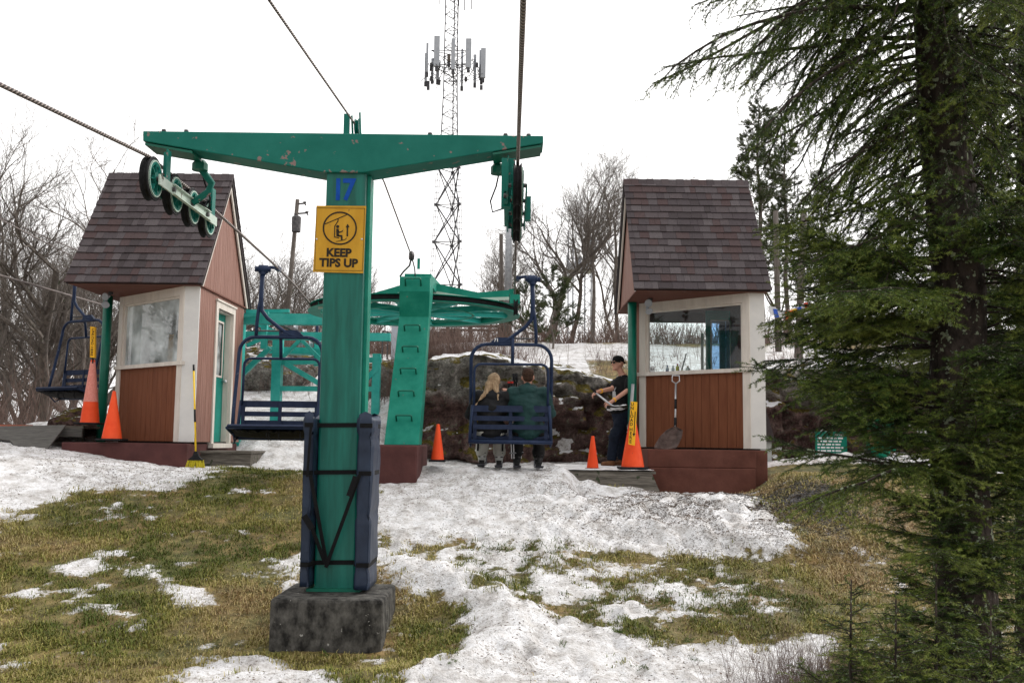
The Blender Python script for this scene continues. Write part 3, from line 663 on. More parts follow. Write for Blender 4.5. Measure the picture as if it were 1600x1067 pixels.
rope('signal_cable', wp, .009, 'thin overhead signal cable running over the tower to the wheel column', mat='rope')
def lcab(a, b_, r, lab): rope('background_rope', [a, b_], r, lab, k=6)
lcab(P(-60,315,15), P(122,392,22), .014, 'upper taut rope of the neighbouring lift behind the left booth roof')
lcab(P(-60,312,12), P(120,404,20), .012, 'middle taut rope of the neighbouring lift behind the left booth roof')
lcab(P(-60,413,12), P(160,476,19), .016, 'lowest taut rope crossing in front of the trees at far left')
# ------------------------------------------------------------ bullwheel, column
bw = empty('bullwheel', (WC.x, WC.y, 1.9), 'large green spoked bullwheel carrying the haul rope', 'bullwheel')
MB().lathe([(1.40,1.885),(1.585,1.885),(1.585,1.895),(1.50,1.90),(1.50,1.97),(1.56,1.975),(1.56,1.985),(1.40,1.985),(1.40,1.977),(1.46,1.97),(1.46,1.90),(1.40,1.893)], (WC.x,WC.y,0), k=96, closed=True).build('rim', M['greenbox'], bw, 'auto')
MB().lathe([(1.502,1.902),(1.535,1.906),(1.515,1.935),(1.535,1.964),(1.502,1.968)], (WC.x,WC.y,0), k=96, closed=True).build('liner', M['black'], bw, True)
for i in range(10):
    a = i*math.pi/5+.22; d = Vector((math.cos(a), math.sin(a), 0)); b = MB()
    b.bar(WC+d*.25+Vector((0,0,-.0)), WC+d*1.455+Vector((0,0,-.0)), .012, .07); b.bar(WC+d*.25+Vector((0,0,-.038)), WC+d*1.455+Vector((0,0,-.038)), .075, .010); b.bar(WC+d*.25+Vector((0,0,.038)), WC+d*1.455+Vector((0,0,.038)), .075, .010)
    b.build('spoke', M['teal'], bw)
MB().lathe([(0,1.86),(.16,1.86),(.18,1.90),(.27,1.92),(.27,2.10),(.2,2.13),(0,2.13)], (WC.x,WC.y,0), k=32).build('hub', M['greenbox'], bw, 'auto')
MB().lathe([(.86,1.885),(.90,1.885),(.90,1.893),(.86,1.893)], (WC.x,WC.y,0), k=64, closed=True).build('inner_ring', M['greenbox'], bw)
cf = MB(); cf.box((-1.78, 12.1, -.62), (-1.13, 13.6, -.055)); tag(cf.build('column_footing', M['found2'], bevel=.02), 'maroon painted concrete block under the leaning wheel column', 'footing')
cl = empty('wheel_column', (-1.40, 12.6, -.05), 'leaning green box column with ladder rungs holding up the bullwheel', 'column')
def lev(py, Y): return P(640, py, Y).z
b = MB()
x0b, x1b = P(600,693,12.4).x, P(654,693,12.4).x; zb_ = -.053; zm = lev(495,12.9); x0m, x1m = P(624,495,12.9).x, P(670,495,12.9).x
zt_ = lev(455,12.72); x0t, x1t = P(624,455,12.72).x, P(671.5,455,12.72).x; ztt = lev(432,12.72)
S4 = [(12.4,12.84,zb_,x0b,x1b), (12.9,13.2,zm,x0m,x1m), (12.72,13.2,zt_,x0t,x1t), (12.72,13.2,ztt,x0t,x1t)]
V = []
for a, c, z, xa, xb in S4: V += [(xa,a,z),(xb,a,z),(xb,c,z),(xa,c,z)]
b.add(V, [(0,3,2,1)]+[(i*4+j, i*4+(j+1)%4, i*4+4+(j+1)%4, i*4+4+j) for i in range(3) for j in range(4)]+[(12,13,14,15)])
b.build('column_body', M['greenbox'], cl, bevel=.006)
b = MB(); b.prism([(x0t+.02,13.1,ztt-.05),(x0t+.02,13.1,ztt+.10),(x0t+.02,15.1,ztt+.26),(x0t+.02,15.1,ztt+.06)][::1], (x1t-x0t-.04,0,0)); b.build('overhead_beam', M['greenbox'], cl)
for py in (437.5, 510, 543, 577, 612, 650):
    f_ = np.interp(py, [495, 693], [0, 1]) if py > 495 else 0; Yf = 12.9-.5*f_ if py > 495 else 12.72
    cx = np.interp(py, [437,495,693], [646,646,628]); p, q_ = P(cx-12, py, Yf), P(cx+12, py, Yf); o = Vector((0,-.09,0)); dz = Vector((0,.02,-.085))
    b = MB(); b.tube([p+dz, p+o, (p+o)*.92+(q_+o)*.08+Vector((0,0,.008)), (p+o)*.08+(q_+o)*.92+Vector((0,0,.008)), q_+o, q_+dz], .011, 7); b.build('ladder_rung', M['postgreen'], cl, True)
for lr in (-1, 1):
    b = MB(); Ya = 14.1
    pts = [(673,441),(747,457),(798,453),(798,464),(745,465.5),(673,454)] if lr > 0 else [(624,446),(570,462),(497,467),(497,478),(570,471),(624,457)]
    Q = [P(x, y, Ya) for x, y in pts]; b.prism(Q, (0, .3, 0)); b.build('support_arm', M['greenbox'], cl); b = MB(); e0, e1 = Q[3]+Vector((0,-.004,-.022)), Q[5]+Vector((0,-.004,-.022)); em = Q[4]+Vector((0,-.004,-.022)); b.bar(e0, em, .006, .045, (0,0,1)); b.bar(em, e1, .006, .045, (0,0,1)); b.build('white_edge', M['sage'], cl)
p = P(806, 464, 13.0)
b = MB(); b.box((p.x-.075, 12.9, p.z-.1), (p.x+.055, 13.1, p.z+.02)); b.box((p.x-.09, 13.1, p.z+.05), (p.x-.03, 14.1, p.z+.12)); b.build('guide_bracket', M['greenbox'], cl)
b = MB(); b.lathe([(0,-.028),(.13,-.028),(.11,0),(.13,.028),(0,.028)], (p.x, 13.0, p.z-.12), (1,0,0), 24); b.build('guide_sheave', M['black'], cl)
p = P(643, 400, 12.75); b = MB(); b.lathe([(0,-.03),(.05,-.03),(.07,0),(.05,.03),(0,.03)], p, (1,.3,0), 14); b.build('cable_clamp', M['darksteel'], cl)
b = MB(); b.tube([p, P(640,415,12.8), P(630,425,12.9), P(625,432,13)], .012, 6); b.tube([p, P(648,420,12.8), P(649,436,12.85)], .009, 6); b.build('cable_lead', M['darksteel'], cl, True)
b = MB(); p = P(654, 412, 12.8); b.box((p.x-.018, 12.8, p.z-.07), (p.x+.018, 12.82, p.z+.07)); b.build('tension_plate', M['greenbox'], cl)
# ------------------------------------------------------------ second drive terminal (teal) far left
dt = empty('drive_terminal', (-5.0, 19.5, gz(-5, 19.5)[0]), 'turquoise steel frame of the second lift terminal behind the tower', 'lift terminal')
def seg(a, b_, w, Y, Y2=None, name='beam', d=None, mt='teal'):
    Y2 = (Y2 or Y)-1.5; Y = Y-1.5; p, q_ = P(*a, Y), P(*b_, Y2); wm = w*Y/F*1.1; MB().bar(p, q_, d or wm, wm, (0,0,1) if abs(p.z-q_.z) < abs(p.x-q_.x) else (1,0,0)).build(name, M[mt], dt)
def post(px, y0, y1, w, Y):
    Y = Y-1.5; p, q_ = P(px, y0, Y), P(px, y1, Y); wm = w*Y/F*1.1; zb0 = min(q_.z, gz(p.x, Y)[0]-.1) if y1 > 625 else q_.z
    MB().bar((p.x, Y, zb0), (p.x, Y, p.z), wm, wm*1.2, (0,1,0)).build('post', M['teal'], dt)
seg((360,498),(520,500),15,18.2,d=.2); seg((360,524),(610,527),11,19.0,d=.15); seg((420,547),(520,549),9,20.2,d=.15); seg((425,567),(596,562),7,19.4,d=.1); seg((430,607),(594,608),7,19.4,d=.1)
post(376,505,645,12,18.4); post(435,530,640,13,19.4); post(589,553,640,11,19.4); post(545,553,612,8,20.0); post(414,500,545,8,18.9); post(497,520,572,8,20.0)
for a, c, w in (((378,585),(422,543),7), ((446,568),(512,607),7), ((590,575),(558,606),7), ((398,505),(440,522),5), ((470,530),(505,566),5), ((440,560),(480,520),5), ((386,540),(416,526),5)): seg(a, c, w, 19.35, name='brace')
seg((372,495),(420,489),4,18.0,name='walkway_rail'); seg((405,489),(470,494),4,18.6,name='walkway_rail'); seg((436,503),(520,548),5,18.4,19.9,name='walkway_rail',mt='darksteel')
seg((385,487),(452,486),5,18.5,name='motor_cover'); seg((440,548),(520,552),8,19.8,name='gearbox',d=.35)
for px, py in ((462,515),(476,522),(470,534),(486,538),(498,545)):
    MB().lathe([(0,-.04),(.10,-.04),(.08,0),(.10,.04),(0,.04)], P(px,py,18.9), (1,.2,0), 14).build('guide_roller', M['steel'], dt)
# ------------------------------------------------------------ booths
def booth(ox, left):
    fr, fx = 14.1, 3.60+ox; E = 2.16; FL = -.055
    if left: lab = 'brown lift booth with fogged window and open side door frame, left of the green tower'; lab = 'brown lift booth with a fogged window and a teal side door'
    else: lab = 'brown lift booth with clear window showing a teal door inside'
    R = empty('lift_booth', (fx-.8, 15.2, FL), lab, 'booth', None)
    R['group'] = 'lift operator booths'; del R['group']
    cR, cB = (fx, fr), (fx-.21, fr); cL = (fx-1.62, 15.35); cLb = (fx-1.62, 16.45); cRb = (fx, 16.45)
    A = Vector((*cB, 0)); B = Vector((*cL, 0)); d = (B-A).normalized(); Lw = (B-A).length; nrm = Vector((-d.y, d.x, 0)); 
    if nrm.y > 0: nrm = -nrm
    def fp(s, z, o=0): return A + d*s + nrm*o + Vector((0, 0, z))
    sill = P(1165, 579, 14.3).z
    def wallbox(mb, s0, s1, z0, z1, o0, o1, t=.5):
        mb.prism([fp(s0,z0,o0), fp(s1,z0,o0), fp(s1,z0,o1), fp(s0,z0,o1)], (0,0,z1-z0), t)
    # lower boards
    b = MB(); wallbox(b, 0, Lw, FL, sill-.03, -.06, -.012); b.build('wall_core', M['found'], R)
    b = MB(); nb = 12; rr = random.Random(3+int(left))
    for i in range(nb):
        s0 = .1+(Lw-.2)*i/nb; s1 = .1+(Lw-.2)*(i+1)/nb-.006; wallbox(b, s0, s1, FL+.005, sill-.03, -.012, rr.uniform(-.002, .001))
    b.build('lower_boards', M['board'], R)
    # trim round the window
    b = MB(); wallbox(b, .0, .115, FL, E, -.03, .018); b.build('window_post', M['trim'], R)
    b = MB(); wallbox(b, Lw-.115, Lw, FL+.002, E, -.03, .018); b.build('window_post', M['trim'], R)
    b = MB(); wallbox(b, .1155, Lw-.1155, E-.13, E-.002, -.03, .014); b.build('window_head', M['trim'], R)
    b = MB(); wallbox(b, -.03, Lw+.02, sill-.03, sill+.025, -.05, .05); b.build('window_sill', M['trim'], R)
    b = MB()
    for s0, s1 in ((.116, .15), (Lw-.15, Lw-.116)): wallbox(b, s0, s1, sill+.026, E-.132, -.055, -.01)
    wallbox(b, .151, Lw-.151, E-.16, E-.132, -.055, -.01); b.build('window_frame', M['trim'], R)
    b = MB(); wallbox(b, .15, Lw-.15, sill+.026, E-.161, -.048, -.044); b.build('window_pane', M['fogskyglass' if left else 'glass'], R)
    # corner board
    b = MB(); b.box((cB[0]+.0, fr, FL+.0), (fx, fr+.03, E)); b.build('corner_board', M['cornerboard'], R)
    # right side wall (faces +x)
    def side(xp, sgn, y0, y1, z0, z1, w=.088, name='side_boards', holes=(), mt='boardlit', gable=False, ridge=None):
        b = MB(); y = y0; rr = random.Random(5)
        while y < y1-.01:
            ya, yb = y, min(y+w-.005, y1); zz1a = zz1b = z1
            if gable:
                zz1a = min(ridge(ya), 9); zz1b = min(ridge(yb), 9)
            segs = [(z0, None)]
            for h in holes:
                if ya < h[1] and yb > h[0]: segs = [(z0, h[2]), (h[3], None)]
            for (a_, c_) in segs:
                xa = xp + sgn*rr.uniform(0, .002)
                if c_ is None: Q = [(xa,ya,a_),(xa,yb,a_),(xa,yb,zz1b),(xa,ya,zz1a)]
                else: Q = [(xa,ya,a_),(xa,yb,a_),(xa,yb,c_),(xa,ya,c_)]
                if c_ is not None and c_-a_ < .02: continue
                b.prism(Q, (-sgn*.02, 0, 0))
            y += w
        return b.build(name, M[mt], R)
    Yf, Yr, Yb, RZ, EZ = 13.95, 15.3, 16.65, 4.10, 2.17
    def rl(y): return (EZ+(RZ-EZ)*(y-Yf)/(Yr-Yf) if y < Yr else EZ+(RZ-EZ)*(Yb-y)/(Yb-Yr))-.07
    dh = [(14.98, 15.80, FL-.02, FL+2.02)] if left else []
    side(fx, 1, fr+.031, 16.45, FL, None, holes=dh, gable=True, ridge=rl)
    b = MB(); b.box((fx-.06, fr+.04, FL), (fx-.022, (14.95 if left else 16.4), E))
    if left: b.box((fx-.06, 15.83, FL), (fx-.022, 16.4, E)); b.box((fx-.06, 14.95, FL+2.05), (fx-.022, 15.83, E))
    b.build('side_wall_core', M['found'], R)
    # left gable (faces -x) above the eaves and left wall
    xg = fx-1.80
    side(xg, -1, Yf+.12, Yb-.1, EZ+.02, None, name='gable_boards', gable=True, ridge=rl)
    b = MB(); b.box((xg+.021, Yf+.3, EZ+.03), (xg+.03, Yb-.3, EZ+.1)); b.build('gable_core', M['found'], R)
    side(cL[0], -1, cL[1]+.02, 16.4, FL, E, name='left_boards', mt='board')
    # back wall: window hole left, door right (seen from inside)
    b = MB(); yb0 = 16.40
    b.box((cL[0]+.02, yb0, FL), (fx-.061, yb0+.05, sill-.05)) if left else b.box((cL[0]+.02, yb0, FL), (fx-.80, yb0+.05, sill-.12))
    b.box((cL[0]+.02, yb0, 2.0), (fx-.061, yb0+.05, E)); b.box((fx-.16, yb0, sill-.05), (fx-.061, yb0+.05, 2.0)) 
    b.build('back_wall', M['soffit'], R)
    if not left:
        # interior door standing open inside, teal, pane tinted blue in place of reflected sky
        Dm = MB(); y = 16.05
        def dp(px, py): return P(px, py, y)
        x0, x1 = dp(1103, 500).x, dp(1149, 500).x; z1 = dp(1125, 482).z; z0 = FL
        gx0, gx1 = dp(1110, 500).x, dp(1142, 500).x; g1 = dp(1125, 500).z; g0 = dp(1125, 590).z
        for q_ in ((x0,gx0,z0,z1),(gx1,x1,z0,z1),(gx0,gx1,g1,z1),(gx0,gx1,z0,g0)): Dm.box((q_[0], y, q_[2]), (q_[1], y+.04, q_[3]))
        dd = Dm.build('inner_door', M['doorg'], R)
        b = MB()
        for q_ in ((gx0,gx0+.02,g0,g1),(gx1-.02,gx1,g0,g1),(gx0+.02,gx1-.02,g1-.02,g1)): b.box((q_[0], y-.008, q_[2]), (q_[1], y-.001, q_[3]))
        b.build('door_frame', M['trim'], dd)
        b = MB(); b.box((gx0+.02, y+.01, g0), (gx1-.02, y+.02, g1-.02)); b.build('door_pane', M['skypane'], dd)
        b = MB(); b.box((dp(1097,500).x, y+.1, sill-.1), (dp(1101,500).x, y+.14, 1.8)); b.build('mullion', M['trim'], R)
        b = MB(); p = P(1065, 482, 16.2); b.box((cL[0]+.05, 16.3, p.z+.02), (x0-.05, 16.33, p.z+.05)); b.box((cL[0]+.05, 16.3, p.z+.1), (x0-.05, 16.33, p.z+.12)); b.build('ceiling_rail', M['trim'], R)
    # floor
    b = MB(); b.prism([(cR[0]-.07,cR[1]+.05,FL-.02),(cRb[0]-.07,16.38,FL-.02),(cLb[0]+.03,16.38,FL-.02),(cL[0]+.03,cL[1]+.1,FL-.02),(cB[0],cB[1]+.1,FL-.02)], (0,0,.018)); b.build('floor', M['ply'], R)
    # soffit / ceiling
    X0, X1 = fx-1.87, fx+.06
    b = MB(); b.box((X0+.03, Yf+.03, EZ-.012), (X1-.03, Yb-.03, EZ+.008)); b.build('soffit', M['soffit'], R)
    # roof
    rf = None; sl_ = Vector((0, Yr-Yf, RZ-EZ)); Ls = sl_.length; su = sl_.normalized(); sn = Vector((0, -su.z, su.y))
    b = MB()
    b.prism([(X0,Yf+.02,EZ-.01),(X0,Yr,RZ-.035),(X0,Yb-.02,EZ-.01),(X0,Yb-.09,EZ-.01),(X0,Yr,RZ-.13),(X0,Yf+.09,EZ-.01)], (X1-X0,0,0)); rf = b.build('roof', M['shingledark'], R)
    b = MB(); rows = 16; rr = random.Random(11+left); e = Ls/rows
    for sgn in (1, -1):
        for r_i in range(rows):
            x = X0-.012 - rr.uniform(0, .1); 
            while x < X1+.012:
                w = rr.choice((.085,.11,.14,.16,.2)); xa, xb = max(x, X0-.012), min(x+w-.003, X1+.012)
                if xb > xa+.01:
                    t = rr.choice((.05,.25,.3,.5,.55,.75,.78,1.0,.5,.25)); dr = rr.uniform(-.004,.004); th = rr.choice((.008, .012))
                    def sp_(u, off): 
                        v = Vector((0, Yf, EZ)) + su*u + sn*off
                        return (v.y if sgn > 0 else Yf+Yb-v.y, v.z)
                    a_ = sp_(r_i*e+dr-.0, .014+th); c_ = sp_((r_i+1)*e+.01, .006); a2 = sp_(r_i*e+dr, .004); c2 = sp_((r_i+1)*e+.01, .0)
                    Vv = []
                    for xx_ in (xa, xb): Vv += [(xx_, *a2), (xx_, *a_), (xx_, *c_), (xx_, *c2)]
                    Fq = [(0,1,2,3),(7,6,5,4),(0,4,5,1),(1,5,6,2),(2,6,7,3),(3,7,4,0)]
                    if sgn < 0: Fq = [f[::-1] for f in Fq]
                    b.add(Vv, Fq, t)
                x += w
    b.build('shingles', M['shingle'], rf, tint=True)
    b = MB(); x = X0-.012; i = 0
    while x < X1:
        w = .118; t = rr.choice((.2,.4,.5,.7,.9)); h = .018+.006*(i % 2)
        b.prism([(x,Yr-.09,RZ-.105+h*.5),(x,Yr-.012,RZ+.004+h),(x,Yr+.012,RZ+.004+h),(x,Yr+.09,RZ-.105+h*.5),(x,Yr+.06,RZ-.1),(x,Yr,RZ-.03),(x,Yr-.06,RZ-.1)], (min(w-.003, X1+.012-x),0,0), t); x += w; i += 1
    b.build('ridge_cap', M['shingle'], rf, tint=True)
    # rake boards
    for xk, sg_ in ((X1-.04, 1), (X0+.02, -1)):
        b = MB()
        for s in (1, -1):
            def yy_(y): return y if s > 0 else Yf+Yb-y
            b.prism([(xk,yy_(Yf+.09),EZ-.008),(xk,yy_(Yr),RZ-.132),(xk,yy_(Yr),RZ-.235),(xk,yy_(Yf+.175),EZ-.008)], (.022,0,0))
        b.build('rake_trim', M['trim'], rf)
    # corner post
    px_ = fx-1.755; b = MB(); b.tube([(px_, 15.2, -.45 if not left else -.1), (px_, 15.2, EZ-.013)], .068, 20); b.build('roof_post', M['postgreen'], R, True)
    # lamp under the soffit
    lx, ly = fx-1.54, 14.75
    lm = MB(); lm.tube([(lx,ly,EZ-.012),(lx,ly,EZ-.05)], .035, 12); lm.tube([(lx,ly,EZ-.05),(lx-.03,ly-.06,EZ-.10)], .015, 8); lamp = lm.build('floodlight', M['darksteel'], R)
    for dx_, dz_ in ((-.01,-.10),(.0,-.22)):
        q_ = MB(); q_.lathe([(0,-.09),(.025,-.09),(.03,-.03),(.058,0),(.056,.005),(0,.0)], (lx+dx_-.03, ly-.09, EZ+dz_-.0), (-.25 if dz_ > -.2 else .3,-.9,-.25 if dz_ > -.2 else -.8), 16); q_.build('lamp_head', M['antenna'], lamp, 'auto')
    if left:
        # side door, recessed
        z0, z1 = FL, FL+2.02; ya, yb = 14.98, 15.80; w = .10
        b = MB(); b.box((fx-.02, ya-w, z0-.02), (fx+.022, ya, z1+.1)); b.box((fx-.02, yb, z0-.02), (fx+.022, yb+w, z1+.1)); b.box((fx-.02, ya, z1), (fx+.022, yb, z1+.1)); b.box((fx-.02, ya-w-.02, z1+.101), (fx+.04, yb+w+.02, z1+.13)); b.build('door_casing', M['trim'], R)
        b = MB(); b.box((fx-.14, yb-.02, z0), (fx-.021, yb+.0, z1)); b.box((fx-.14, ya, z0), (fx-.021, ya+.02, z1)); b.box((fx-.14, ya+.02, z1-.02), (fx-.021, yb-.02, z1)); b.box((fx-.16, ya-w, z0-.09), (fx+.05, yb+w, z0-.021)); b.build('door_jamb', M['trim'], R)
        xd = fx-.105; y0_, y1_ = ya+.02, yb-.02; gz0, gz1 = z0+1.0, z1-.14; b = MB()
        b.box((xd, y0_, z0), (xd-.04, y0_+.1, z1-.02)); b.box((xd, y1_-.1, z0), (xd-.04, y1_, z1-.02)); b.box((xd, y0_+.1, gz1), (xd-.04, y1_-.1, z1-.02)); b.box((xd, y0_+.1, z0), (xd-.04, y1_-.1, gz0)); D = b.build('door', M['doorg'], R)
        b = MB(); b.box((xd+.012, y0_+.1, gz0), (xd+.0, y0_+.13, gz1)); b.box((xd+.012, y1_-.13, gz0), (xd, y1_-.1, gz1)); b.box((xd+.012, y0_+.13, gz0), (xd, y1_-.13, gz0+.03)); b.box((xd+.012, y0_+.13, gz1-.03), (xd, y1_-.13, gz1)); b.build('pane_frame', M['trim'], D)
        b = MB(); b.box((xd-.015, y0_+.13, gz0+.03), (xd-.02, y1_-.13, gz1-.03)); b.build('pane', M['fogskyglass'], D)
        b = MB(); b.lathe([(0,0),(.018,0),(.012,.03),(.028,.045),(.024,.07),(0,.075)], (xd, y1_-.06, z0+.95), (1,0,0), 14); b.build('handle', M['alu'], D, True)
    # foundation (own thing under the booth)
    return R
RB = booth(0, 0); LB = booth(-8.07, 1)
f1 = MB(); f1.box((1.91, 13.95, -.33), (3.42, 16.5, -.077)); f1.box((1.93, 13.91, -.9), (3.40, 16.45, -.331)); f1.box((3.421, 14.07, -.85), (3.61, 16.48, -.079))
tag(f1.build('booth_foundation', M['found'], bevel=.012), 'maroon painted concrete footing under the right booth', 'foundation')
f2 = MB(); f2.box((-6.25, 13.93, -.5), (-4.50, 16.45, -.078)); tag(f2.build('booth_foundation', M['found2'], bevel=.012), 'plum painted concrete footing under the left booth with the fogged window', 'foundation')
b = MB(); p = P(342, 709, 14.4); b.box((-4.44, 14.35, -.6), (-3.72, 15.2, P(380,708,14.35).z)); b.box((-4.44, 14.30, P(380,708,14.35).z), (-3.70, 15.2, P(380,708,14.35).z+.03)); tag(b.build('doorstep', M['wood']), 'low weathered wooden step beside the left booth door', 'step')
# bottles & things on the sill of the right booth
def sillp(px): 
    A = Vector((3.39, 14.1, 0)); B = Vector((1.98, 15.35, 0)); r = ray(px, 585); 
    d = B-A; t = (A.x*r.y-A.y*r.x)/(d.y*r.x-d.x*r.y); q_ = A+d*t; n_ = Vector((.66,.75,0)); q_ += n_*.12; q_.z = P(1165,579,14.3).z-.0; return q_
b = MB(); q0, q1 = sillp(1010), sillp(1168); dd_ = (q1-q0); nn = Vector((.66,.75,0))*.13
b.prism([q0-nn*.4+Vector((0,0,-.03)), q1-nn*.4+Vector((0,0,-.03)), q1+nn+Vector((0,0,-.03)), q0+nn+Vector((0,0,-.03))], (0,0,.028)); o = b.build('inside_shelf', M['trim'], RB)
BT = [(1036,.13,.024,(.65,.68,.75),(.02,.05,.3),'clear water bottle with a dark blue label at the left of the shelf'),
      (1045,.12,.024,(.7,.7,.74),(.55,.57,.6),'clear water bottle with a pale cap beside the blue labelled one'),
      (1052,.145,.028,(.72,.60,.03),(.6,.06,.02),'yellow bottle with a red cap on the booth shelf'),
      (1068,.105,.034,(.78,.76,.70),(.5,.2,.1),'squat cream jug on the booth shelf')]
for px, h, r_, c1, c2, lb in BT:
    q_ = sillp(px); bt = empty('bottle', q_, lb, 'bottle')
    MB().lathe([(0,0),(r_,0),(r_,h*.62),(r_*.45,h*.8),(r_*.4,h*.86),(0,h*.86)], q_, k=14).build('body', pmat('bottle_body', c1, tuple(x*.8 for x in c1), 5, .25), bt, True)
    MB().lathe([(0,0),(r_*.5,0),(r_*.5,h*.14),(0,h*.14)], q_+Vector((0,0,h*.86)), k=12).build('cap', pmat('bottle_cap', c2, tuple(x*.8 for x in c2), 5, .3), bt)
    if px < 1040: MB().lathe([(r_+.001,h*.25),(r_+.001,h*.5)], q_, k=14).build('wrapper', pmat('bottle_wrapper', c2, c1, 30, .4), bt)
q_ = sillp(1157); b = MB(); 
for i_ in range(7): b.box((q_.x-.10+i_*.028, q_.y-.02, q_.z), (q_.x-.075+i_*.028, q_.y+.03, q_.z+.02+.02*(i_ % 3)))
tag(b.build('glove_pile', M['black']), 'dark gloves and odds lying at the right end of the booth shelf', 'gloves')
q_ = sillp(1058); tl = empty('paint_brush', q_+Vector((0,.05,0)), 'wooden handled brush leaning against the inside of the right booth window', 'brush')
b = MB(); b.tube([q_+Vector((0,.05,0)), q_+Vector((.08,.02,.30))], .010, 8); b.build('handle', M['wood'], tl); b = MB(); b.box((q_.x-.0, q_.y+.02, q_.z), (q_.x+.03, q_.y+.06, q_.z+.05)); b.build('bristles', M['bristle'], tl)
# round sticker on the pane
A = Vector((3.39, 14.1, 0)); Bv = Vector((1.98, 15.35, 0)); dv = (A-Bv).normalized(); nv = Vector((dv.y, -dv.x, 0)); nv = nv if nv.y < 0 else -nv
rr_ = ray(1017.5, 577); d = Bv-A; t_ = (A.x*rr_.y-A.y*rr_.x)/(d.y*rr_.x-d.x*rr_.y); sp0 = A+d*t_-nv*.035; sp0.z = (rr_*(sp0.y/rr_.y)).z
st = MB(); st.lathe([(0,0),(.052,0),(.052,.0015),(0,.0015)], sp0, nv, 24); so_ = st.build('round_sticker', M['whitemark']); tag(so_, 'round white sticker with black lettering in the corner of the right booth window', 'sticker')
ang = math.atan2(dv.y, dv.x); text('ELK', .042, M['signk'], so_, sp0+nv*.0022, rot=(rad(90), 0, ang), bold=.001)
# ------------------------------------------------------------ platforms
dk = MB(); rr = random.Random(2); y = 13.25; zt2 = P(960,735,13.4).z
deck = empty('unloading_deck', (1.3, 13.3, -.8), 'weathered wooden unloading deck with a snowy top before the right booth', 'deck')
i_ = 0
while y < 16.4:
    dk.box((.75, y, zt2-.035), (1.92, y+.135, zt2-rr.uniform(0,.004))); y += .14
dk.build('planks', M['wood'], deck)
gx_, gy_ = np.meshgrid(np.arange(.70,1.93,.03), np.arange(13.22,16.3,.05)); gz_ = zt2+.035*(fbm(gx_*3,gy_*3,4,61)-.42)+.012; gz_ = np.minimum(gz_, zt2+.03); nyy, nxx = gx_.shape
ii = np.arange((nyy-1)*(nxx-1)); aa_ = (ii//(nxx-1))*nxx+ii % (nxx-1)
dsn = np_mesh('deck_snow', np.stack([gx_.ravel(),gy_.ravel(),gz_.ravel()],1), np.stack([aa_,aa_+1,aa_+nxx+1,aa_+nxx],1), pmat('thin_snow', (.5,.48,.47), (.8,.8,.82), 9, .8, .02, 20), smooth=True); tag(dsn, 'thin trampled snow lying on the unloading deck', 'snow', kind='stuff')
b = MB(); Q = [P(*p, 13.24) for p in ((888,738),(1018,738),(1031,768),(890,764))]; b.prism(Q[::-1], (0,.05,0)); b.build('front_board', M['wood'], deck)
lp = empty('loading_platform', (-7.4, 14.8, -.1), 'dark timber platform with red edge left of the left booth', 'deck')
zl = P(100,665,14.5).z; b = MB(); y = 14.55
while y < 17: b.box((-10.5, y, zl-.035), (-6.22, y+.14, zl-rr.uniform(0,.004))); y += .145
b.build('planks', M['wood'], lp)
b = MB(); b.box((-10.5,14.5,zl-.16),(-6.22,14.545,zl-.036)); b.build('rim_joist', M['ply'], lp)
b = MB(); b.box((-8.6,14.50,zl-.035),(-6.95,14.545,zl+.006)); b.build('edge_strip', pmat('worn_red_edge', (.42,.10,.06), (.25,.13,.09), 30, .8), lp)
b = MB()
for x_ in (-6.6,-7.8,-9): b.box((x_,15.2,-.5),(x_+.09,15.29,zl-.036))
b.build('support', M['ply'], lp)
b = MB(); Q = [P(0,668,14.46), P(103,666,14.46), P(72,706,13.6), P(28,704,13.6), P(16,690,13.9), P(-20,684,14.0)]
b.prism(Q[::-1], (0,-.01,.02)); o = b.build('plywood_sheet', M['ply']); tag(o, 'rotten grey plywood sheet leaning on the left platform edge', 'plywood')
tag(b and MB().box((-9.6,14.3,zl-.5),(-9.5,14.4,zl-.2)).build('timber_offcut', M['wood']), 'short timber post under the left platform', 'timber') if False else None
# ------------------------------------------------------------ cones
def cone(px, py, Y, h, rb, label, name='traffic_cone', top=.022, band=None, sq=True):
    p = P(px, py, Y); R = empty(name, p, label, 'cone')
    n_ = 24; prof = [(rb, .0), (rb*.985, .012)]; 
    for i in range(1, 9): t = i/8; prof.append((rb*(1-t)+top*t, .012+(h-.012)*t))
    prof += [(top*.7, h+.004), (top*.6, h-.02), (0, h-.02)]
    if band:
        lo, hi = band; rlo = rb*(1-lo)+top*lo; rhi = rb*(1-hi)+top*hi
        MB().lathe([(rlo+.003, h*lo), (rhi+.003, h*hi), (rhi-.002, h*hi), (rlo-.002, h*lo)], p+Vector((0,0,.018)), k=32, closed=True).build('band', M['coneband'], R, 'auto')
    MB().lathe(prof, p+Vector((0,0,.018)), k=32).build('cone_body', M['cone'], R, 'auto')
    s = rb*1.25; b = MB(); b.box((p.x-s,p.y-s,p.z-.01),(p.x+s,p.y+s,p.z+.017)); b.build('cone_base', M['black'], R, bevel=.006)
    return R, p
cone(683.5,720,12.75,.445,.083,'orange cone standing in snow beside the wheel column footing')
cone(926,733,14.0,.44,.083,'small orange cone on the deck beside the man with the shovel')
cone(174.5,687,13.98,.66,.135,'tall plain orange cone on the ledge before the left booth')
R1, p1 = cone(140,662,14.7,.92,.135,'slim orange cone with faded band and yellow stick sign by the left booth', band=(.33,.97), top=.03)
R2, p2 = cone(988.5,731,13.55,.62,.155,'orange cone with a yellow UNLOAD HERE panel against the right green post', top=.045)
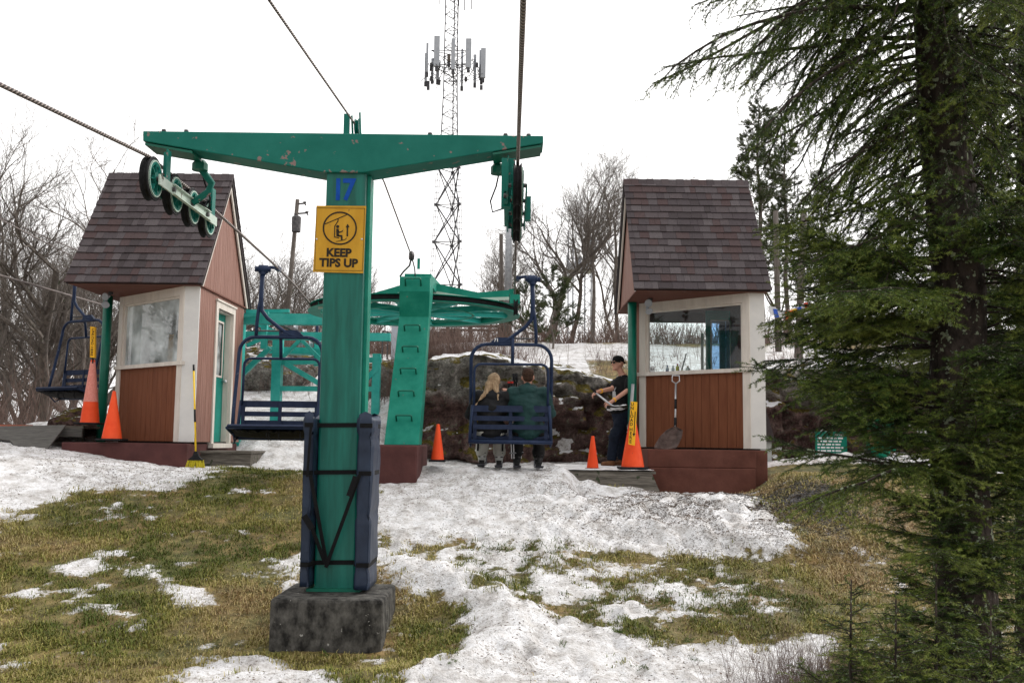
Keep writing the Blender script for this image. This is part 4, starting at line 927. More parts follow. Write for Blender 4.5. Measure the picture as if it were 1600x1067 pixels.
# panels
b = MB(); Yp = p1.y-.06; a_, c_ = P(140,588,Yp), P(147,588,Yp)
q0, q1, q2, q3 = P(140.5,558,Yp), P(147.5,559,Yp), P(148,511,Yp), P(141,510,Yp); pan = empty('cone_topper_sign', (q0.x, Yp, q0.z), 'narrow yellow stick sign on top of the faded left cone', 'sign')
b.prism([q0,q1,q2,q3], (0,.06,0)); b.build('panel', M['signy2'], pan); b = MB(); b.tube([((q0.x+q1.x)/2, Yp+.03, q0.z-.09), ((q0.x+q1.x)/2, Yp+.03, q0.z+.02)], .012, 8); b.build('stem', M['black'], pan)
text('UNLOAD HERE', .048, M['signk'], pan, ((q0.x+q2.x)/2, Yp-.001, (q0.z+q2.z)/2), rot=(rad(90), rad(90), 0), bold=.001, sx=1.25)
Yp = p2.y-.17; cor = [P(982,694,Yp), P(992,696,Yp), P(996,628,Yp), P(985.5,627,Yp)]; pan = empty('unload_here_sign', (cor[0].x, Yp, cor[0].z), 'narrow yellow UNLOAD HERE panel with a black down arrow on the right cone', 'sign')
b = MB(); b.prism(cor, (0,.012,0)); b.build('panel', M['signy2'], pan)
s_ = 'UNLOADHERE'
for i, ch in enumerate(s_):
    t = (i+.5+(.35 if i > 5 else 0))/10.6; x = 988.2-3.2*t; y = 628.5+66*t
    text(ch, .060, M['signk'], pan, P(x-.1, y, Yp-.001), bold=.0015, name='letter', sx=1.0)
b = MB(); a_, c_ = P(992.6,643,Yp-.001), P(990.6,677,Yp-.001); b.bar(a_, c_, .012, .001, (0,1,0)); tt = P(990.2,682,Yp-.001); b.prism([c_+Vector((-.02,0,0)), tt, c_+Vector((.02,0,0))][::-1], (0,-.001,0)); b.build('arrow', M['signk'], pan)
b = MB(); a_ = P(986.5,622,p2.y-.1); c_ = P(989,600,p2.y-.1); b.tube([P(986,640,p2.y-.1), c_], .022, 10); tag(b.build('grey_pipe', M['steel']), 'short grey pipe sticking up behind the UNLOAD HERE panel', 'pipe')
# ------------------------------------------------------------ broom and shovel leaning
br = empty('push_broom', G(306,728), 'yellow handled broom leaning on the corner of the left booth', 'broom')
Yb_ = 13.72; b0 = P(306,712,Yb_-.1); tip = P(302.5,570,14.03)
b = MB(); b.tube([b0, b0.lerp(tip,.93)], .0125, 10); b.build('handle', M['yellow'], br, True)
for t0, t1 in ((.93,1.0), (.36,.50)): b = MB(); b.tube([b0.lerp(tip,t0), b0.lerp(tip,t1)], .0145, 10); b.build('grip', M['black'], br, True)
b = MB(); z = b0.z; b.prism([(b0.x-.105,b0.y-.02,z-.06),(b0.x+.105,b0.y-.02,z-.06),(b0.x+.04,b0.y-.02,z+.0),(b0.x+.02,b0.y-.02,z+.06),(b0.x-.02,b0.y-.02,z+.06),(b0.x-.04,b0.y-.02,z+.0)], (0,.05,0)); b.build('head', M['black'], br)
b = MB(); rr = random.Random(4)
for i in range(40):
    x = -.1+.2*i/39; b.bar((b0.x+x, b0.y+.005+rr.uniform(-.015,.015), z-.055), (b0.x+x*1.25+rr.uniform(-.006,.006), b0.y-.0+rr.uniform(-.03,.03), z-.15-rr.uniform(0,.012)), .007, .012)
b.build('bristles', M['bristle'], br)
sh = empty('scoop_shovel', P(1045,700,14.1), 'rusty wide scoop shovel leaning on the right booth boards', 'shovel')
t0 = P(1056,592,14.62); t1 = P(1055,668,14.42)
b = MB(); b.tube([t0+Vector((0,0,-.06)), t1], .014, 10); b.build('shaft', M['alu'], sh, True)
b = MB(); b.tube([t0.lerp(t1,.42)+Vector((0,-.0,0)), t0.lerp(t1,.62)], .0175, 10); b.tube([t0.lerp(t1,.8), t1+Vector((0,0,-.04))], .02, 10); b.build('sleeve', M['black'], sh, True)
b = MB(); o_ = t0; b.tube([o_+Vector((0,0,-.07)), o_+Vector((-.055,0,-.03)), o_+Vector((-.05,0,.05)), o_+Vector((.05,0,.05)), o_+Vector((.055,0,-.03)), o_+Vector((0,0,-.07))], .010, 8); b.build('handle', M['alu'], sh, True)
V = []; nu, nv_ = 13, 14; outl_l = [(1050,668),(1040,672),(1030,682),(1026,692),(1023,699)]; 
for j in range(nv_):
    t = j/(nv_-1); py = 667+33*t
    xl_ = np.interp(t, [0,.15,.45,.8,1], [1051,1041,1031,1024,1021.5]); xr_ = np.interp(t, [0,.15,.45,.8,1], [1058,1067,1066,1061,1056.5])
    for i in range(nu):
        u = i/(nu-1); c_ = (2*u-1)**2; Yy = 14.40-.34*t + .0 - .085*c_ + .02*math.exp(-((u-.5)/.12)**2)*(-1)*(1-t)
        V.append(P(xl_+(xr_-xl_)*u, py+2.5*math.sin(u*3.14)*t, Yy))
Fq = [(j*nu+i, j*nu+i+1, (j+1)*nu+i+1, (j+1)*nu+i) for j in range(nv_-1) for i in range(nu-1)]
b = MB(); b.add(V, Fq); o = b.build('blade', M['scoop'], sh, True); sm = o.modifiers.new('thick', 'SOLIDIFY'); sm.thickness = .006
# ------------------------------------------------------------ chairs of the lift (origin at the seat tube, riders face +y)
def make_chair():
    R = empty('lift_chair', (0,0,0)); px = lambda x, y: ((x-797)*.00829, (683-y)*.00829)
    b = MB(); H_ = 1.265; w = .525; rc = .2; pts = [(-w+.01,.26,.10), (-w,.20,.35), (-w,.10,.8)]
    for a in np.linspace(0, math.pi/2, 6): pts.append((-w+rc-rc*math.cos(a), .05, H_-rc+rc*math.sin(a)))
    pts += [(-x, y, z) for x, y, z in pts[::-1]]
    b.tube(pts, .0235, 10); b.build('bail', M['navy'], R, True)
    b = MB(); b.tube([(-.23,.05,1.27),(-.10,.05,1.30),(.0,.05,1.36),(.18,.05,1.50),(.26,.05,1.60),(.275,.05,1.75),(.265,.05,2.09)], [.024]*4+[.027,.03,.034], 10); b.tube([(.32,.05,1.26),(.315,.05,1.45),(.30,.05,1.62),(.27,.05,1.8)], .023, 10); b.build('hanger', M['navy'], R, True)
    b = MB(); b.prism([(-.28,.03,1.285),(-.20,.03,1.355),(-.05,.03,1.355),(.02,.03,1.285)], (0,.04,0)); b.build('number_plate', M['navy'], R)
    b = MB(); b.lathe([(0,-.1),(.03,-.1),(.035,-.07),(.055,-.06),(.055,.05),(.035,.06),(.035,.10),(0,.10)], (.265,.05,2.13), (1,.25,0), 16); b.tube([(.265,.05,2.06),(.265,.05,2.16)], .045, 12); b.build('grip_head', M['navy'], R, 'auto')
    b = MB(); b.tube([(.25,.05,2.14),(.17,.03,2.16),(.10,.04,2.15),(.07,.05,2.13)], [.022,.02,.02,.026], 8); b.bar((.07,-.03,2.135),(.07,.13,2.135),.045,.05); b.build('grip_arm', M['navy'], R, 'auto')
    # restraint bar
    b = MB(); w2 = .478; z2 = 1.0; rc = .09; pts = [(-w2-.0,-.0,.42), (-w2,-.02,.75)]
    for a in np.linspace(0, math.pi/2, 5): pts.append((-w2+rc-rc*math.cos(a), -.03, z2-rc+rc*math.sin(a)))
    pts += [(-x, y, z) for x, y, z in pts[::-1]]
    b.tube(pts, .017, 8); b.tube([(.015,.04,1.35),(.015,.0,1.2),(.015,-.03,1.0)], .022, 8); b.build('restraint_bar', M['navy'], R, True)
    b = MB(); b.tube([(-.17,.04,1.345),(.33,.04,1.345)], .011, 6); b.build('pivot_rod', M['darksteel'], R)
    # seat frame and back
    b = MB()
    for s in (-1, 1):
        b.tube([(s*.495,-.02,.47),(s*.515,-.01,.2),(s*.527,.0,.0)], .021, 8); b.tube([(s*.527,.0,.0),(s*.527,.24,.06),(s*.525,.46,.12)], .02, 8)
        b.tube([(s*.527,.0,-.0),(s*.52,.12,-.06),(s*.5,.26,.05)], .012, 6)
    b.tube([(-.54,.0,.0),(.54,.0,.0)], .028, 10); b.tube([(-.525,.46,.12),(.525,.46,.12)], .016, 8); b.build('seat_frame', M['navy'], R, True)
    b = MB()
    for x in (-.46, -.002, .46): b = MB(); b.bar((x,.012,.03),(x,-.012,.455),.045,.012,(0,1,0)); b.build('stile', M['navyslat'], R)
    for z0, h in ((.425,.082),(.30,.062),(.19,.060)): b = MB(); b.box((-.485,-.03,z0-h/2),(.485,-.013,z0+h/2)); b.build('back_slat', M['navyslat'], R)
    b = MB(); b.prism([(-.52,.03,.045),(-.52,.06,.07),(-.52,.47,.165),(-.52,.50,.14),(-.52,.47,.115),(-.52,.05,.02)], (1.04,0,0)); b.build('seat_cushion', M['navyslat'], R, bevel=.01)
    V = []; nu, nv_ = 30, 6; rr = random.Random(8)
    for j in range(nv_):
        for i in range(nu):
            u = i/(nu-1); v = j/(nv_-1); V.append((-.47+.94*u, .05+.42*v, .018+.095*v-.045*math.sin(v*math.pi)-(rr.uniform(0,.035) if j == nv_-1 else 0)-.02*math.sin(u*math.pi)))
    b = MB(); b.add(V, [(j*nu+i, j*nu+i+1, (j+1)*nu+i+1, (j+1)*nu+i) for j in range(nv_-1) for i in range(nu-1)])
    for x in (-.36,.02,.05,-.1): b.tube([(x,.4,.10),(x+.01,.41,.02),(x-.02,.4,-.03)], .008, 5)
    b.build('torn_lining', M['black'], R)
    return R
G_CH = 'blue chairs of the chairlift'
ch71 = make_chair(); O71 = P(797.5, 683, 12.9); O71.x = RXR-.035
# the photographed clamp sits on the rope: hang from it
ch71.location = (O71.x, 12.9, rz(12.9)-2.135+.0)
zz71 = ch71.location.z
tag(ch71, 'navy two-seat lift chair numbered 71 carrying two skiers, seen from behind', 'lift chair', G_CH)
chL = dup(ch71, (RXL+.06, 12.55, rz(12.55)-2.135), math.pi, label='empty navy lift chair with torn seat lining between the left booth and the green tower', group=G_CH)
text('71', .062, M['whitemark'], ch71, ch71.location+Vector((-.20,.028,1.318)), bold=.002, name='number')
chB = dup(ch71, P(128,622,16.3), rad(150), label='dark blue lift chair partly hidden by the left booth post', group=G_CH)
chC = dup(ch71, P(512,652,21), rad(185), label='small distant blue lift chair behind the empty one', group=G_CH)
# ------------------------------------------------------------ people
def blob(name, caps, ells, m, parent, voxel=.012, smooth=4, disp=0, dseed=0):
    b = MB()
    for p, q_, r1, r2 in caps:
        p, q_ = Vector(p), Vector(q_); L_ = (q_-p).length or 1e-4; ax = (q_-p)/L_ if L_ > 1e-4 else Vector((0,0,1)); prof = []
        for a in (90, 65, 40, 15): prof.append((r1*math.cos(rad(a)) if a < 90 else .0004, -r1*math.sin(rad(a))))
        for a in (15, 40, 65, 90): prof.append((r2*math.cos(rad(a)) if a < 90 else .0004, L_+r2*math.sin(rad(a))))
        b.lathe(prof, p, ax, 12)
    for e in ells:
        c, r = e[0], e[1]; Rm = e[2] if len(e) > 2 else Matrix.Identity(3); prof = [(max(.0004, math.sin(rad(a))), -math.cos(rad(a))) for a in range(0, 181, 18)]
        t = MB(); t.lathe(prof, k=16); b.add([Vector(c)+Rm @ Vector((v[0]*r[0], v[1]*r[1], v[2]*r[2])) for v in t.v], t.f)
    o = link_mesh('tmp', b.v, b.f, None); rm = o.modifiers.new('r', 'REMESH'); rm.mode = 'VOXEL'; rm.voxel_size = voxel
    s = o.modifiers.new('s', 'SMOOTH'); s.iterations = smooth; s.factor = .5
    bpy.context.view_layer.update()
    me = bpy.data.meshes.new_from_object(o.evaluated_get(bpy.context.evaluated_depsgraph_get())); bpy.data.objects.remove(o)
    n = len(me.vertices); co = np.zeros(n*3, dtype=np.float32); me.vertices.foreach_get('co', co); co = co.reshape(-1, 3)
    if disp:
        no = np.zeros(n*3, dtype=np.float32); me.vertices.foreach_get('normal', no); no = no.reshape(-1, 3)
        f_ = fbm(co[:,0]*9+co[:,1]*7+dseed, co[:,2]*16, 3, dseed)-.5; co = co+no*(f_*disp)[:, None]
    o_ = Vector((0,0,0)); q_ = parent
    while q_ is not None: o_ += q_.location; q_ = q_.parent
    co = co-np.array(o_, dtype=np.float32); me.vertices.foreach_set('co', co.astype(np.float32).ravel())
    me.name = name; me.materials.clear(); me.materials.append(m); me.polygons.foreach_set('use_smooth', [True]*len(me.polygons)); me.update()
    ob = bpy.data.objects.new(name, me); C.objects.link(ob); ob.parent = parent; return ob
def hand(w, d, n, side, curl=.6, s=1.0):
    """w wrist, d pointing along the palm, n out of the back of the hand, side = towards the thumb"""
    w, d, n, side = Vector(w), Vector(d).normalized(), Vector(n).normalized(), Vector(side).normalized(); caps = []
    for i, (o, L_) in enumerate(((.030,.078),(.010,.086),(-.010,.080),(-.029,.064))):
        k = w+d*.085*s+side*o*s; caps.append((w+side*o*.6*s, k, .015*s, .011*s))
        a = curl; d1 = (d*math.cos(a)-n*math.sin(a)); d2 = (d*math.cos(2.1*a)-n*math.sin(2.1*a))
        k2 = k+d1*L_*.5*s; caps.append((k, k2, .0095*s, .0085*s)); caps.append((k2, k2+d2*L_*.5*s, .0085*s, .0065*s))
    t0 = w+d*.025*s+side*.028*s; t1 = t0+(side*.7+d*.7-n*.3).normalized()*.042*s; caps.append((t0, t1, .0125*s, .0105*s)); caps.append((t1, t1+(d*.8-n*.6+side*.1).normalized()*.034*s, .010*s, .0075*s))
    return caps
def head_shape(c, f, l, s=1.0):
    """face looking along f, left ear along l; returns caps, ells of a head centred at c (height ~.23)"""
    u = Vector((0,0,1)); c, f, l = Vector(c), Vector(f).normalized(), Vector(l).normalized(); Rm = Matrix((l, f, u)).transposed()
    caps = [(c+f*.055*s-u*.055*s, c+f*.075*s-u*.09*s, .035*s, .026*s), (c+f*.092*s+u*.012*s, c+f*.108*s-u*.018*s, .010*s, .015*s), (c+f*.086*s-u*.045*s+l*.018*s, c+f*.086*s-u*.045*s-l*.018*s, .009*s, .009*s),
            (c+f*.085*s+u*.03*s+l*.03*s, c+f*.085*s+u*.03*s-l*.03*s, .012*s, .012*s)]
    ells = [(c+u*.018*s, (.074*s,.093*s,.098*s), Rm), (c+f*.03*s-u*.04*s, (.058*s,.062*s,.075*s), Rm), (c+l*.077*s-u*.005*s, (.011*s,.02*s,.032*s), Rm), (c-l*.077*s-u*.005*s, (.011*s,.02*s,.032*s), Rm)]
    return caps, ells, Rm
# --- operator
Yo = 15.55; ftz = zt2-.003
op = empty('person', (P(966,730,Yo).x, Yo, ftz), 'standing man in black tee, backwards cap and sunglasses holding a shovel full of snow', 'person')
def pp(px, py, Y): return P(px, py, Y)
f_ = Vector((-.90,-.43,0)).normalized(); l_ = Vector((-f_.y, f_.x, 0)); l_ = l_ if l_.y < 0 else -l_
hc = pp(966, 568, Yo-.02); neck = pp(973, 588, Yo); chest = pp(974, 606, Yo); hipc = pp(972, 646, Yo)
shN = neck+l_*.225+Vector((0,0,-.10)); shF = neck-l_*.215+Vector((0,0,-.10))
elN = pp(982, 609, Yo-.30); haN = pp(953.5, 629, Yo-.42); elF = pp(957, 607, Yo-.05); haF = pp(933.5, 612, Yo-.30)
hcaps, hells, hR = head_shape(hc, f_, l_, 1.0)
feet = [(pp(956, 730, Yo-.1), 'n'), (pp(972, 729, Yo+.12), 'f')]
kn = [pp(960, 684, Yo-.12), pp(971, 684, Yo+.1)]
for q_ in feet: q_[0].z = ftz+.05
body = [(neck, hc-Vector((0,0,.05)), .056, .05), (shN, elN, .05, .042), (elN, haN, .041, .027), (shF, elF, .05, .042), (elF, haF, .04, .027), (shN, shF, .06, .06), (chest, hipc, .12, .12),
        (hipc+l_*.09, kn[0], .075, .05), (kn[0], feet[0][0]+Vector((0,0,.06)), .05, .035), (hipc-l_*.09, kn[1], .075, .05), (kn[1], feet[1][0]+Vector((0,0,.06)), .05, .035), (neck, chest, .07, .12)]
dN = (haN-elN).normalized(); dF = (haF-elF).normalized()
shaft_d = (pp(951,629.5,Yo-.42)-pp(929.5,614,Yo-.34)).normalized()
body += hand(haN, (dN*.6+Vector((-.3,0,-.5))), Vector((-.3,-.9,.2)), (-.6,0,.6), 1.0) + hand(haF, (dF*.8+Vector((-.2,0,-.2))), (0,-.3,.95), Vector((.1,-.9,-.1)), .9)
blob('body', body+hcaps, hells, M['skin'], op, .0075, 3)
tor = []; 
blob('tee_shirt', [(shN, shN.lerp(elN,.66), .088, .080), (shF, shF.lerp(elF,.6), .078, .07), (shN+Vector((0,0,.01)), shF+Vector((0,0,.01)), .072, .072), (neck+Vector((0,0,-.06)), neck+Vector((0,0,-.02)), .085, .07), (chest+f_*.02, hipc+Vector((0,0,.04))+f_*.02, .15, .150)],
     [(chest+Vector((0,0,-.03)), (.24,.18,.24), hR), (hipc+Vector((0,0,.07))+f_*.02, (.20,.175,.14), hR)], M['tee'], op, .012, 5, .02, 3)
blob('trousers', [(hipc+l_*.085, kn[0], .118, .092), (kn[0], feet[0][0]+Vector((0,0,.10)), .092, .075), (hipc-l_*.085, kn[1], .118, .092), (kn[1], feet[1][0]+Vector((0,0,.10)), .092, .075)], [(hipc+Vector((0,0,-.03)), (.175,.155,.13), hR)], M['jeans'], op, .012, 4, .035, 5)
for i, (q_, _) in enumerate(feet):
    ff = (f_+Vector((0,.0,0))).normalized(); bo = blob('boot', [(q_+Vector((0,0,.10)), q_+Vector((0,0,0)), .058, .055), (q_, q_+ff*.15-Vector((0,0,.008)), .052, .044)], [], M['boot'], op, .008, 3)
    b = MB(); c0 = q_+ff*.07; b.bar(c0-ff*.14+Vector((0,0,-.045)), c0+ff*.13+Vector((0,0,-.045)), .10, .022); b.build('sole', M['trim'], bo)
blob('cap', [], [(hc+Vector((0,0,.055)), (.083,.102,.075), hR), (hc-f_*.085+Vector((0,0,.015)), (.06,.05,.016), hR)], M['tee'], op, .008, 2)
b = MB(); 
for s in (-1, 1): b.prism([hc+f_*.098+l_*s*.008+Vector((0,0,.028)), hc+f_*.090+l_*s*.062+Vector((0,0,.03)), hc+f_*.090+l_*s*.058+Vector((0,0,-.004)), hc+f_*.1+l_*s*.014+Vector((0,0,-.004))], f_*.007); b.bar(hc+f_*.09+l_*s*.066+Vector((0,0,.022)), hc+l_*s*.083+Vector((0,0,.015)), .006, .012)
b.bar(hc+f_*.103+l_*.02+Vector((0,0,.022)), hc+f_*.103-l_*.02+Vector((0,0,.022)), .006, .006); b.build('sunglasses', M['signk'], op)
b = MB(); 
for q_, e_ in ((haN, elN), (haF, elF)): c = q_.lerp(e_, .22); d = (e_-q_).normalized(); b.lathe([(.036,-.01),(.037,.01)], c, d, 16)
b.build('wristband', M['signy2'], op)
b = MB(); c = chest+f_*.19+l_*.04; b.tube([neck+l_*.06+f_*.06, chest+f_*.165+l_*.05, c+Vector((0,0,-.06))], .006, 5); b.tube([neck-l_*.05+f_*.07, c+Vector((0,0,-.06))], .006, 5); b.build('lanyard', M['alu'], op); b = MB(); b.bar(c+Vector((0,0,-.06)), c+Vector((0,0,-.17)), .06, .004, l_); b.build('ski_pass', M['whitemark'], op)
# shovel in his hands
so2 = empty('snow_shovel', pp(950,640,Yo-.45), 'snow shovel with a blade full of snow held across by the man in black', 'shovel')
a_, c_ = pp(929,613,Yo-.36), pp(953,631,Yo-.45); e_ = pp(962,637,Yo-.47)
b = MB(); b.tube([a_, c_, e_], .015, 10); b.build('shaft', M['alu'], so2, True)
b = MB(); b.tube([a_+Vector((.02,0,-.0)), a_+Vector((-.01,-.05,.03)), a_+Vector((-.045,-.05,.06)), a_+Vector((-.045,.05,.06)), a_+Vector((-.01,.05,.03)), a_+Vector((.02,0,0))], .013, 8); b.build('handle', M['black'], so2, True)
V = []; nu, nv_ = 12, 9
for j in range(nv_):
    for i in range(nu):
        u = i/(nu-1); v = j/(nv_-1)*2-1; c = P(947+33*u, 641-4.5*u, Yo-.47); V.append(c+Vector((0, v*.15, .045*v*v+.04*(1-u)**3-.012)))
b = MB(); b.add(V, [(j*nu+i, j*nu+i+1, (j+1)*nu+i+1, (j+1)*nu+i) for j in range(nv_-1) for i in range(nu-1)]); o = b.build('blade', M['signk'], so2, True); m_ = o.modifiers.new('t', 'SOLIDIFY'); m_.thickness = .006
snow_m = pmat('shovelled_snow', (.68,.68,.70), (.85,.85,.87), 20, .8, .01, 30)
sn = blob('shovel_snow', [(P(950,638.5,Yo-.5), P(977,635,Yo-.5), .035, .04), (P(952,638,Yo-.42), P(974,635,Yo-.42), .035, .035), (P(955,637,Yo-.56), P(972,635,Yo-.56), .03, .03)], [], snow_m, None, .009, 1, .05, 9); tag(sn, 'clump of white snow lying on the shovel blade held by the man', 'snow')
# --- riders (coordinates local to the chair, shifted by its location)
OC = Vector(ch71.location)
def rider(xc, lab, woman):
    Rr = empty('person', OC+Vector((xc,.1,.06)), lab, 'person')
    def c(x, y, z): return OC+Vector((xc+x, y, z))
    k = .97 if woman else 1.06; lean = -.015 if not woman else .03
    hip = c(0,.16,.17); ch = c(lean*.6,.12,.46*k); nk = c(lean,.13,.665*k); hd = c(lean+(.01 if woman else 0),.17,.79 if woman else .845)
    sw = .19*k; shL, shR_ = c(-sw+lean,.12,.60*k), c(sw+lean,.12,.60*k)
    eL, eR = c(-.27*k,.20,.36*k), c(.27*k,.20,.36*k); hL, hR_ = c(-.14,.42,.32), c(.14,.42,.32)
    if woman: eR, hR_ = c(.24,.22,.40), c(.20,.34,.62)
    dxs = (-.115,.115) if woman else (-.145,.145); kz = .20
    knees = [c(d,.56,kz) for d in dxs]; gl_ = [gz(OC.x+xc+d, OC.y+.58)[0] for d in dxs]; ank = [Vector((kk.x, kk.y+.03, g_+.16)) for kk, g_ in zip(knees, gl_)]
    f = Vector((-.08 if woman else .0, 1, -.12 if woman else 0)).normalized(); l = Vector((-1,0,0)); hc_, he_, Rm = head_shape(hd, f, l, .95 if woman else 1.0)
    bd = [(nk, hd-Vector((0,0,.04)), .05, .048), (shL, shR_, .06, .06), (shL, eL, .045, .04), (eL, hL, .038, .027), (shR_, eR, .045, .04), (eR, hR_, .038, .027), (ch, hip, .12, .13), (nk, ch, .06, .11)]
    for kk, aa, d in zip(knees, ank, dxs): bd += [(hip+Vector((d*.7,0,0)), kk, .08, .06), (kk, aa, .055, .04)]
    bd += hand(hL, (.2,.9,-.2), (0,.1,1), (1,0,0), .8) + hand(hR_, (-.2,.9,-.2) if not woman else (-.1,.5,.8), (0,.1,1) if not woman else (.3,-.9,.3), (-1,0,0), .8)
    blob('body', bd+hc_, he_, M['skin'], Rr, .009, 2)
    coat = M['blackcoat'] if woman else M['greencoat']
    blob('jacket', [(shL, eL, .088*k, .075), (eL, hL, .072, .05), (shR_, eR, .088*k, .075), (eR, hR_, .072, .05), (shL, shR_, .085*k, .085*k), (nk-Vector((0,0,.05)), nk+Vector((0,-.0,.0)), .10, .078), (ch, hip, .17*k, .185*k)],
         [(ch+Vector((0,.0,-.02)), (.225*k,.15,.22)), (hip+Vector((0,0,.0)), (.235*k,.17,.12))], coat, Rr, .012, 5, .03, 7 if woman else 11)
    blob('hood', [(nk+Vector((-.085,-.035,-.025)), nk+Vector((.085,-.035,-.025)), .05, .05), (nk+Vector((-.06,-.07,-.055)), nk+Vector((.06,-.07,-.055)), .055, .055), (nk+Vector((-.1,.03,.0)), nk+Vector((-.07,-.04,.01)), .035, .04), (nk+Vector((.1,.03,.0)), nk+Vector((.07,-.04,.01)), .035, .04)], [(nk+Vector((0,-.07,-.045)), (.13,.06,.085))] if not woman else [(nk+Vector((0,-.075,-.06)), (.13,.06,.085))], coat, Rr, .01, 4, .025, 3)
    blob('trousers', sum([[(hip+Vector((d*.75,0,-.03)), kk, .115, .085), (kk, aa+Vector((0,0,.05)), .085, .088)] for kk, aa, d in zip(knees, ank, dxs)], []), [(hip+Vector((0,0,-.04)), (.19,.15,.09))], M['creampant'] if woman else M['blackpant'], Rr, .012, 4, .03, 5)
    if woman:
        for s in (-1,): 
            b = MB(); b.bar(c(dxs[0]-.05,.50,.10), ank[0]+Vector((-.055,-.09,.06)), .025, .01, (0,1,0)); b.bar(c(dxs[1]+.05,.50,.10), ank[1]+Vector((.045,-.09,.06)), .025, .01, (0,1,0)); b.build('side_stripe', M['blackpant'], Rr)
        blob('hair', [(hd+Vector((0,-.02,.06)), hd+Vector((-.04,-.05,0)), .06, .055), (hd+Vector((-.03,-.05,.02)), nk+Vector((-.08,-.08,-.01)), .062, .052), (nk+Vector((-.08,-.08,-.01)), c(-.15,-.03,.53), .045, .018), (nk+Vector((-.10,-.07,.0)), c(-.19,-.01,.47), .026, .009), (hd+Vector((.03,-.05,.01)), nk+Vector((.045,-.085,-.0)), .055, .040), (nk+Vector((.06,-.08,-.01)), c(.10,-.05,.54), .030, .010)], [(hd+Vector((0,-.012,.03)), (.080,.095,.088))], M['blond'], Rr, .008, 2, .045, 2)
    else:
        blob('hair', [], [(hd+Vector((0,-.015,.048)), (.083,.10,.082)), (hd+Vector((0,-.045,-.0)), (.070,.055,.07))], M['brownhair'], Rr, .008, 2, .02, 4)
    for i, (aa, g_) in enumerate(zip(ank, gl_)):
        z0 = g_+.045; bt = blob('ski_boot', [(Vector((aa.x,aa.y,z0+.28)), Vector((aa.x,aa.y-.01,z0+.10)), .058, .062), (Vector((aa.x,aa.y-.03,z0+.055)), Vector((aa.x,aa.y+.17,z0+.045)), .055, .045)], [], M['skiboot'] if woman else M['skibootk'], Rr, .009, 2)
        b = MB()
        for zz_ in (.10,.15,.20): b.bar(Vector((aa.x-.05,aa.y-.055,z0+zz_)), Vector((aa.x+.05,aa.y-.055,z0+zz_)), .02, .012)
        b.box((aa.x-.02,aa.y-.072,z0+.13),(aa.x+.02,aa.y-.06,z0+.2)); b.build('buckle', M['skibootk'] if woman else M['darksteel'], bt); MB().box((aa.x-.022,aa.y-.075,z0+.205),(aa.x+.022,aa.y-.055,z0+.235)).build('heel_tab', M['skibootk'] if woman else M['red'], bt)
    for i, (aa, g_) in enumerate(zip(ank, gl_)):
        sk = empty('ski', (aa.x, aa.y, g_+.03), [['dark ski under the blond rider\'s left boot', 'dark ski under the blond rider\'s right boot'], ['dark ski under the green-jacketed rider\'s left boot', 'dark ski under the green-jacketed rider\'s right boot']][0 if woman else 1][i], 'ski', 'skis of the two riders')
        V = []; yy_ = np.linspace(-.55 if woman else -.6, .85, 14)
        for y in yy_:
            t = (y-yy_[0])/(yy_[-1]-yy_[0]); w_ = .036+.016*(2*t-1)**2*(1 if t < .93 else .5); zc = .012+ (.10*((t-.88)/.12)**2 if t > .88 else 0) + (.02*((.06-t)/.06)**2 if t < .06 else 0) + .02
            z_ = gz(aa.x, aa.y+y)[0]; zc += max(z_, g_-.02); V += [(aa.x-w_,aa.y+y,zc),(aa.x+w_,aa.y+y,zc),(aa.x+w_,aa.y+y,zc+.014),(aa.x-w_,aa.y+y,zc+.014)]
        Fq = [(j*4+q1, j*4+(q1+1)%4, j*4+4+(q1+1)%4, j*4+4+q1) for j in range(13) for q1 in range(4)]+[(0,3,2,1),(52,53,54,55)]
        b = MB(); b.add(V, Fq); b.build('ski_blade', M['ski'], sk)
        b = MB(); b.box((aa.x-.035,aa.y-.14,g_+.046),(aa.x+.035,aa.y-.06,g_+.10)); b.build('heel_binding', M['skibootk'], sk); b = MB(); b.box((aa.x-.035,aa.y+.17,g_+.046),(aa.x+.035,aa.y+.23,g_+.09)); b.build('binding', M['skibootk'], sk)
    return Rr
rider(-.265, 'seated rider with long blond hair, black hooded jacket and cream trousers on chair 71', True)
rider(.235, 'seated rider with short brown hair, dark green hooded jacket and black trousers on chair 71', False)
# ski poles held upright between them
for i, (x, y, lb) in enumerate(((.02,.36,'bundle of ski poles with red and black grips held upright by the blond rider'), (.06,.55,'pair of thin ski poles held upright by the green-jacketed rider'))):
    o0 = OC+Vector((x, y, -.25)); pl_ = empty('ski_poles', o0, lb, 'ski poles')
    for j in range(2):
        a_ = OC+Vector((x+.03*j+(.06 if i else 0), y+.02*j, -.22)); c_ = OC+Vector((x-.05+.04*j+(.02 if i else 0), y-.02, .78 if i == 0 else .92)); b = MB(); b.tube([a_, c_], .007, 6); b.lathe([(0,0),(.035,0),(.03,.01),(0,.01)], a_.lerp(c_,.07), (c_-a_), 10); b.build('shaft', M['alu'], pl_)
        b = MB(); b.tube([c_-(c_-a_).normalized()*.12, c_], [.015,.019], 8); b.tube([c_, c_+Vector((.02-.04*j,-.02,-.10)), c_+Vector((.01,-.03,-.18)), c_-Vector((0,0,.06))], .008, 5); b.build('grip', M['black'], pl_, True)
        if i == 0: b = MB(); b.tube([c_+Vector((0,0,-.005)), c_+Vector((0,0,.02))], .019, 8); b.build('cap', M['red'], pl_)
